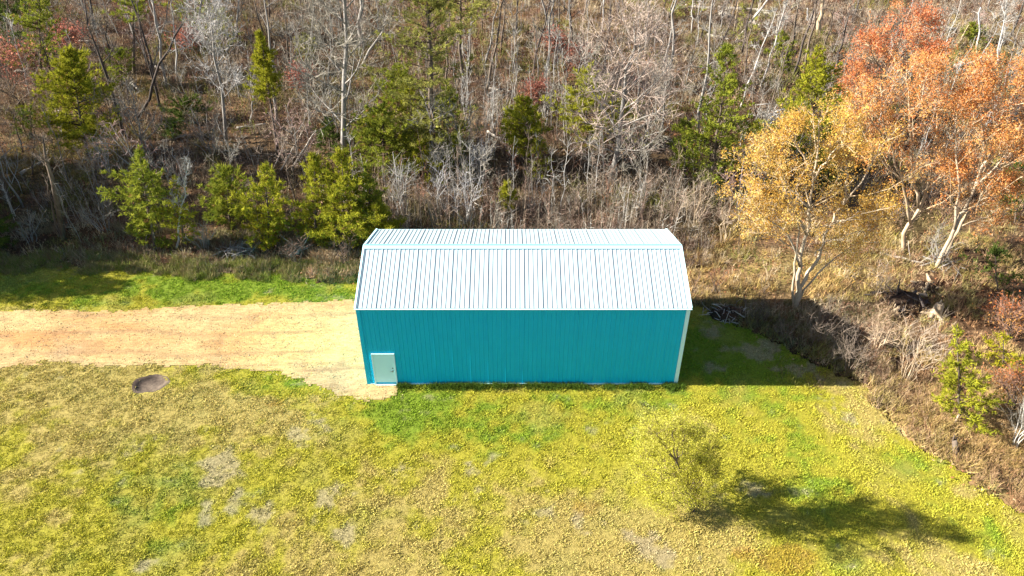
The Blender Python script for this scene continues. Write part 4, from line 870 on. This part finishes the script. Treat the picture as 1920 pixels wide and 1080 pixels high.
def stump(base_px, h, r, lean, label, bark='dead', name='tree_stump', cat='stump'):
    B = G(*base_px); rng = np.random.default_rng(abs(int(sum(base_px)))); g = Geo()
    top = np.array([lean[0], lean[1], h]); P = np.array([[0, 0, -.2], top * .35, top * .7, top]); g.tube(P, [r * 1.5, r, r * .85, r * .7], 9)
    for k in range(5):
        a = k * 1.26 + rng.random(); e = np.array([math.cos(a), math.sin(a), 0]); g.tube([e * r * .5 + [0, 0, .2], e * r * 1.8 + [0, 0, .06], e * r * 3 + [0, 0, -.1]], [r * .5, r * .3, r * .1], 5)
    for k in range(4):
        a = rng.random() * 6.28; e = np.array([math.cos(a), math.sin(a), 0]) * r * .5; g.tube([top * .96 + e, top + e + [0, 0, rng.uniform(.05, .3)]], [r * .3, .02], 4)
    return tag(link(name, g.mesh(name, [bark], True), None, tuple(B)), label, cat)
stump((1786, 802), .9, .06, (.08, .1), 'short pale broken post-like stump below the lime juniper', 'bark_tan')
stump((1793, 858), .9, .16, (-.25, .3), 'leaning rotten stump in dry grass at the right', 'bark')
stump((1750, 592), .8, .32, (.2, .1), 'broken red-brown stump right of the dark root hollow', 'bark_tan')
stump((1678, 590), .5, .18, (-.1, .0), 'small cut stump in front of the dark root hollow', 'bark_tan')
def brush_pile(base_px, w, h, n, label, col, bark='dead', rad=.03, ln=(.6, 1.6), soil=False):
    B = G(*base_px); rng = np.random.default_rng(abs(int(base_px[0]))); g = Geo()
    if soil:
        th = np.arange(14) * 2 * math.pi / 14; rings = []
        for q, z in ((1, -.1), (.8, h * .5), (.5, h * .85), (.1, h)): rings.append(np.stack([w * q * np.cos(th) * rng.uniform(.8, 1.1, 14), w * .6 * q * np.sin(th) * rng.uniform(.8, 1.1, 14), np.full(14, z) + rng.normal(0, .08, 14)], 1))
        q = [(k * 14 + j, k * 14 + (j + 1) % 14, (k + 1) * 14 + (j + 1) % 14, (k + 1) * 14 + j) for k in range(3) for j in range(14)]
        g.add(np.vstack(rings), None, q, (.05, .04, .03), 1)
    c = np.stack([rng.normal(0, w * .42, n), rng.normal(0, w * .28, n), np.abs(rng.normal(.1, h * .4, n)) + .05], 1); d = unit(np.stack([rng.normal(0, 1, n), rng.normal(0, 1, n), rng.normal(.15, .35, n)], 1)); l = rng.uniform(*ln, n)
    for k in range(n):
        r = rad * rng.uniform(.4, 1.6); a, e = c[k] - d[k] * l[k] / 2, c[k] + d[k] * l[k] / 2; a[2] = max(a[2], .02); e[2] = max(e[2], .02)
        g.tube([a, (a + e) / 2 + rng.normal(0, .05, 3), e], [r, r * .8, r * .3], 5, 0)
    return tag(link('brush_pile', g.mesh('brush_pile', [bark, 'soil'], True), None, tuple(B)), label, 'brush pile')
brush_pile((1690, 572), 1.6, .9, 46, 'dark uprooted root heap with broken wood beyond the shadow end', (.1, .07, .05), 'bark_dark', .07, (.6, 1.8), True)
brush_pile((1728, 548), 1.1, .7, 34, 'heap of split reddish and pale wood behind the dark root heap', (.3, .2, .1), 'bark_tan', .08, (.5, 1.3), True)
brush_pile((1365, 592), 1.3, .5, 90, 'pile of pale twiggy debris in shadow right of the building', (.4, .4, .42), 'bark_white', .02, (.4, 1.1), True)
brush_pile((445, 478), 1.3, .7, 60, 'grey brush pile at the grass edge left of the pine row', (.4, .38, .35), 'bark_grey', .03, (.8, 1.8))
brush_pile((1450, 225), 1.8, .9, 50, 'pale fallen branch tangle by the leaning pale poles', (.4, .38, .35), 'bark_white', .04, (1, 2.6))
brush_pile((1770, 505), 1.6, .6, 50, 'tangle of greyish sticks at the foot of the maples', (.4, .38, .35), 'bark_grey', .025, (.8, 2.2))
brush_pile((1640, 640), 1.2, .8, 50, 'tangle of tan branches at the end of the building shadow', (.4, .3, .2), 'bark_tan', .03, (.8, 1.8))

# ------------------------------------------------------------------ undergrowth and grass (uncountable)
def brush_template(seed, kind):
    rng = np.random.default_rng(seed); g = Geo()
    if kind == 'twig':
        n = 11; a = rng.random(n) * 6.28; q = rng.uniform(.05, .3, n); s = np.stack([np.cos(a) * q, np.sin(a) * q, np.full(n, -.1)], 1)
        e = s + np.stack([np.cos(a) * rng.uniform(.1, .6, n), np.sin(a) * rng.uniform(.1, .6, n), rng.uniform(.55, 1.25, n)], 1); g.spikes(s, e, .016, rng.uniform(.6, 1.4, (n, 1)) * np.ones((1, 3)))
        k = np.repeat(np.arange(n), 3); f = rng.uniform(.35, .9, len(k))[:, None]; b = s[k] + (e[k] - s[k]) * f
        g.blades(b, b + unit(unit(e[k] - s[k]) + rng.normal(0, .6, (len(k), 3))) * rng.uniform(.2, .45, (len(k), 1)), .024, rng.uniform(.6, 1.4, (len(k), 1)) * np.ones((1, 3)), 0, rng)
    elif kind == 'grass':
        n = 26; a = rng.random(n) * 6.28; s = rng.normal(0, .16, (n, 3)); s[:, 2] = -.04
        e = s + np.stack([np.cos(a) * rng.uniform(.1, .55, n), np.sin(a) * rng.uniform(.1, .55, n), rng.uniform(.2, .75, n)], 1); g.blades(s, e, .038, rng.uniform(.7, 1.25, (n, 1)) * np.ones((1, 3)), 0, rng)
    elif kind == 'sapling':
        n = 3; a = rng.random(n) * 6.28; s = np.stack([rng.normal(0, .35, n), rng.normal(0, .35, n), np.full(n, -.2)], 1); e = s + np.stack([rng.normal(0, .3, n), rng.normal(0, .3, n), rng.uniform(1.8, 3.6, n)], 1)
        g.spikes(s, e, .026, rng.uniform(.7, 1.3, (n, 1)) * np.ones((1, 3)))
        k = np.repeat(np.arange(n), 11); f = rng.uniform(.2, .97, len(k))[:, None]; b = s[k] + (e[k] - s[k]) * f
        g.spikes(b, b + unit(np.array([0, 0, .7]) + rng.normal(0, .6, (len(k), 3))) * rng.uniform(.3, .8, (len(k), 1)), .012, rng.uniform(.6, 1.3, (len(k), 1)) * np.ones((1, 3)))
    elif kind == 'litter':
        n = 12; c = np.stack([rng.normal(0, .5, n), rng.normal(0, .5, n), rng.uniform(.01, .1, n)], 1); g.flakes(c, rng.uniform(.05, .12, n), np.ones((n, 3)), 0, rng)
    elif kind == 'tuft':
        n = 6; a = rng.random(n) * 6.28; s = rng.normal(0, .06, (n, 3)); s[:, 2] = -.01
        e = s + np.stack([np.cos(a) * rng.uniform(.04, .16, n), np.sin(a) * rng.uniform(.04, .16, n), rng.uniform(.05, .12, n)], 1); g.blades(s, e, .04, rng.uniform(.75, 1.25, (n, 1)) * np.ones((1, 3)), 0, rng)
    return np.vstack(g.V), np.vstack(g.T), np.vstack(g.C)
def scatter(name, kind, x, y, z, s, sz, col, m, label, seed=0):
    rng = np.random.default_rng(seed + 5); g = Geo(); T = [brush_template(300 + seed * 10 + k, kind) for k in range(6)]; which = rng.integers(6, size=len(x)); th = rng.random(len(x)) * 6.28
    for k in range(6):
        i = np.where(which == k)[0]; V, F3, C0 = T[k]; n = len(V)
        if not len(i): continue
        c, sn = np.cos(th[i])[:, None], np.sin(th[i])[:, None]
        v = np.stack([(V[None, :, 0] * c - V[None, :, 1] * sn) * s[i][:, None] + x[i][:, None], (V[None, :, 0] * sn + V[None, :, 1] * c) * s[i][:, None] + y[i][:, None], V[None, :, 2] * sz[i][:, None] + z[i][:, None]], -1)
        t = (F3[None] + (np.arange(len(i)) * n)[:, None, None]).reshape(-1, 3)
        g.add(v.reshape(-1, 3), t, None, (col[i][:, None, :] * C0[None]).reshape(-1, 3))
    return tag(link(name, g.mesh(name, [m])), label, None, None, 'stuff')
def sample_px(n, u0, u1, v0, v1, rng):
    """points spread over the ground seen in a part of the photo"""
    c = np.array([G(u, v)[:2] for u, v in ((u0, v0), (u1, v0), (u0, v1), (u1, v1))]); x = rng.uniform(c[:, 0].min(), c[:, 0].max(), n); y = rng.uniform(c[:, 1].min(), c[:, 1].max(), n)
    u, v = to_photo(x, y); k = (u > u0) & (u < u1) & (v > v0) & (v < v1); return x[k], y[k]
rng = np.random.default_rng(11)
def woods(x, y):
    wx, wy = x + 1.5 * (fbm(x, y, 2.4, 231) - .45) * 2, y + 1.5 * (fbm(x, y, 2.4, 237) - .4) * 2
    return (~in_poly(wx, wy, LAWN) | (~is_lawn(x, y) & (R.random(np.shape(x)) < .6))) & ~is_drive(x, y) & ~in_house(x, y, .5)
x, y = sample_px(26000, -120, 2040, -30, 1000, rng); k = woods(x, y) & (rng.random(len(x)) < np.clip(.35 + fbm(x, y, 4, 101), .25, 1)); x, y = x[k], y[k]
xa, ya = sample_px(2600, 1640, 2000, 700, 1020, rng); k = ~is_lawn(xa, ya); x, y = np.append(x, xa[k]), np.append(y, ya[k])
xa, ya = sample_px(2200, 1400, 1660, 585, 724, rng); ua, va = to_photo(xa, ya); k = (rng.random(len(xa)) < np.clip((ua - 1400) / 240, 0, 1) ** 1.5 * .8) & ~in_house(xa, ya, .5); x, y = np.append(x, xa[k]), np.append(y, ya[k])
xa, ya = sample_px(1500, 690, 1330, 380, 505, rng); k = ~is_lawn(xa, ya) & ~in_house(xa, ya, .6); x, y = np.append(x, xa[k]), np.append(y, ya[k])
xa, ya = sample_px(1500, 1590, 1990, 715, 1040, rng); k = in_poly(xa + .9 * (fbm(xa, ya, 1.2, 181) - .3) * 2, ya, LAWN) != in_poly(xa, ya, LAWN); x, y = np.append(x, xa[k]), np.append(y, ya[k])
u, v = to_photo(x, y); n = len(x); nn = fbm(x, y, 7, 103); pal = np.array([(.20, .15, .12), (.32, .26, .19), (.075, .055, .042), (.22, .12, .08), (.40, .32, .21)])
pi = np.clip((nn * 1.6 - .3 + rng.normal(0, .28, n)) * 5, 0, 4.99).astype(int); c = pal[pi] * rng.uniform(.75, 1.2, (n, 1))
gr = (sstep(.47, .66, fbm(x, y, 5, 107)) * (rng.random(n) < .6) * .85)[:, None]; c = c + (np.array((.17, .18, .035)) - c) * gr
rt = ell(u, v, 1860, 700, 220, 350)[:, None]; c = c * (1 - rt * .6) + np.array((.42, .24, .11)) * rt * .6
h = rng.uniform(.5, 1.25, n) * np.where(v > 420, .75, 1.0) * np.where((u > 1550) & (v > 600), .7, 1)
scatter('undergrowth', 'twig', x, y, forest_h(x, y) * .9, h * 1.05, h, c, 'twig', 'brown leafless undergrowth covering the woodland floor', 1)
x, y = sample_px(2300, -60, 1980, -30, 470, rng); k = woods(x, y) & (rng.random(len(x)) < np.clip(fbm(x, y, 5, 151) * 1.5 - .25, .05, 1)); x, y = x[k], y[k]; u, v = to_photo(x, y); k = ~((u > 1380) & (v > 300)) & ~((u < 660) & (v > 440)); x, y = x[k], y[k]; xa, ya = sample_px(260, 700, 1340, 370, 480, rng); k = ~is_lawn(xa, ya) & ~in_house(xa, ya, 1.2); x, y = np.append(x, xa[k]), np.append(y, ya[k]); n = len(x)
pal = np.array([(.28, .25, .205), (.22, .17, .125), (.30, .21, .165), (.12, .09, .07), (.44, .42, .38)]); s = rng.uniform(.6, 1.35, n)
scatter('sapling_thicket', 'sapling', x, y, forest_h(x, y), s * .9, s, pal[rng.choice(5, n, p=[.3, .28, .2, .12, .1])] * rng.uniform(.8, 1.2, (n, 1)), 'twig', 'dense thicket of thin leafless saplings between the trees', 6)
x, y = sample_px(30000, -120, 2040, -30, 1020, rng); k = ~is_lawn(x, y) & ~is_drive(x, y) & ~in_house(x, y, .5) & (rng.random(len(x)) < np.clip(fbm(x, y, 3, 111) * 1.3, .2, 1)); x, y = x[k], y[k]; n = len(x); pal = np.array([(.28, .17, .09), (.22, .10, .05), (.32, .22, .13), (.10, .065, .045), (.27, .12, .06)])
scatter('leaf_litter', 'litter', x, y, forest_h(x, y), np.ones(n), np.ones(n), pal[rng.integers(5, size=n)] * rng.uniform(.7, 1.2, (n, 1)), 'twig', 'dry fallen leaves strewn over the woodland floor', 2)
# dry grass where the wood meets the lawn
xs, ys, cs = [], [], []
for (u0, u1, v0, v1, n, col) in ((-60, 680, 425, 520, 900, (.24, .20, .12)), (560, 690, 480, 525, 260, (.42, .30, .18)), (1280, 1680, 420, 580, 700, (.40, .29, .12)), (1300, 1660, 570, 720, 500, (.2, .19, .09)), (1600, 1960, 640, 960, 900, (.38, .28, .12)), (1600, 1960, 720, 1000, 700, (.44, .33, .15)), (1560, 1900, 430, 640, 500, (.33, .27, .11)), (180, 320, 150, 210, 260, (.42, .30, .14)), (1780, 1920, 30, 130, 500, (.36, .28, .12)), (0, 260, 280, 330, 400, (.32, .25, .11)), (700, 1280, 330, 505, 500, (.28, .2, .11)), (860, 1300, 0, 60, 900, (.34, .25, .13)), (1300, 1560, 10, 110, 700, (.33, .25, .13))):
    a, b = sample_px(n * 3, u0, u1, v0, v1, rng); k = ~is_lawn(a, b) & ~is_drive(a, b) & ~in_house(a, b, .5) & (fbm(a, b, 1.5, 121) > .45); a, b = a[k][:n], b[k][:n]; xs.append(a); ys.append(b); cs.append(np.array(col) * rng.uniform(.7, 1.25, (len(a), 1)) + rng.normal(0, .015, (len(a), 3)))
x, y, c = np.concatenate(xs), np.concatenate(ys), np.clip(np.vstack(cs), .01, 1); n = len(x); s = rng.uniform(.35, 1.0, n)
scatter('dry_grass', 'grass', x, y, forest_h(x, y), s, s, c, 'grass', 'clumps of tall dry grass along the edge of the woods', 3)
# lawn turf: lumpy tufts
def lawn_pts(n, u0, u1, v0, v1):
    x, y = sample_px(n, u0, u1, v0, v1, rng); jx, jy = x + rng.normal(0, .45, len(x)), y + rng.normal(0, .45, len(x)); k = is_lawn(jx, jy) & ~is_drive(x + rng.normal(0, .22, len(x)), y + rng.normal(0, .22, len(x))) & ~in_house(x, y, .03) & (r_patch(x, y) > .93); return x[k], y[k]
x, y = lawn_pts(200000, -30, 1950, 470, 1100); x2, y2 = lawn_pts(90000, -200, 2120, 470, 1380); u2, v2 = to_photo(x2, y2); k2 = ~((u2 > -30) & (u2 < 1950) & (v2 < 1100)); x, y = np.append(x, x2[k2]), np.append(y, y2[k2]); lump = vnoise(x, y, .42, 131) * .55 + vnoise(x, y, .19, 133) * .45
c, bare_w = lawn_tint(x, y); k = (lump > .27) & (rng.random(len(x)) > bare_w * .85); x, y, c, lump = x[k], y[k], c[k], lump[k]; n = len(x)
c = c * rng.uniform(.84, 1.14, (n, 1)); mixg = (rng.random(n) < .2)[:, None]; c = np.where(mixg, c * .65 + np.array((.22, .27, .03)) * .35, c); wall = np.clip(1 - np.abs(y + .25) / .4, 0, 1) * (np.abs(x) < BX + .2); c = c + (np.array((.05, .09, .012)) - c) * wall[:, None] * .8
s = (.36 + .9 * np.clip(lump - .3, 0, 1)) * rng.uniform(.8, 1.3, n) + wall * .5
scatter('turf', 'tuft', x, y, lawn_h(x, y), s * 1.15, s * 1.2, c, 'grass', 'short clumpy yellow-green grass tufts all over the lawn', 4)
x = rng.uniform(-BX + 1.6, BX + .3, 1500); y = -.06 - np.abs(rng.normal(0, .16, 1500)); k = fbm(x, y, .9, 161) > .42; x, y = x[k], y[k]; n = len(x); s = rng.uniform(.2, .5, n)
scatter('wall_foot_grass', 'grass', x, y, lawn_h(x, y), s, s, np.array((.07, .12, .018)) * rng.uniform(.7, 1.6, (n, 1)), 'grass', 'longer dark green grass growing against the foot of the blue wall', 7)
x, y = sample_px(5200, -60, 690, 480, 530, rng); wx, wy = warp(x, y, .9); k = ~is_drive(x, y) & ~in_house(x, y, .1) & (fbm(x, y, 1.1, 171) > .42) & (in_poly(wx, wy + .9, LAWN) != in_poly(wx, wy - 1.1, LAWN)); x, y = x[k], y[k]; n = len(x); s = rng.uniform(.3, .8, n)
scatter('edge_grass', 'grass', x, y, np.maximum(forest_h(x, y), lawn_h(x, y)), s, s, np.where(rng.random((n, 1)) < .5, np.array([(.20, .24, .05)]), np.array([(.30, .25, .12)])) * rng.uniform(.6, 1.2, (n, 1)), 'grass', 'mixed green and straw grass where the mown strip meets the brush', 9)
# weeds and crumbs on the drive
x, y = sample_px(2200, -40, 770, 560, 765, rng); k = is_drive(x, y) & ~in_house(x, y, .05); x, y = x[k], y[k]; n = len(x); pal = np.array([(.44, .36, .23), (.26, .19, .12), (.36, .28, .17)])
scatter('loose_gravel', 'litter', x, y, drive_h(x, y) - .02, np.full(n, .55), np.full(n, .3), pal[rng.integers(3, size=n)] * rng.uniform(.7, 1.2, (n, 1)), 'twig', 'loose grit and small clods strewn over the sandy driveway', 8)
x, y = sample_px(9000, -40, 760, 560, 760, rng); k = is_drive(x, y) & ~in_house(x, y, .05); edge = fbm(x, y, .7, 141); k &= edge > .66; x, y = x[k], y[k]; n = len(x)
scatter('driveway_weeds', 'tuft', x, y, drive_h(x, y) - .02, np.full(n, .55), np.full(n, .35), np.array((.30, .23, .10)) * rng.uniform(.6, 1.2, (n, 1)), 'grass', 'sparse dry grass tufts and crumbs on the sandy driveway', 5)
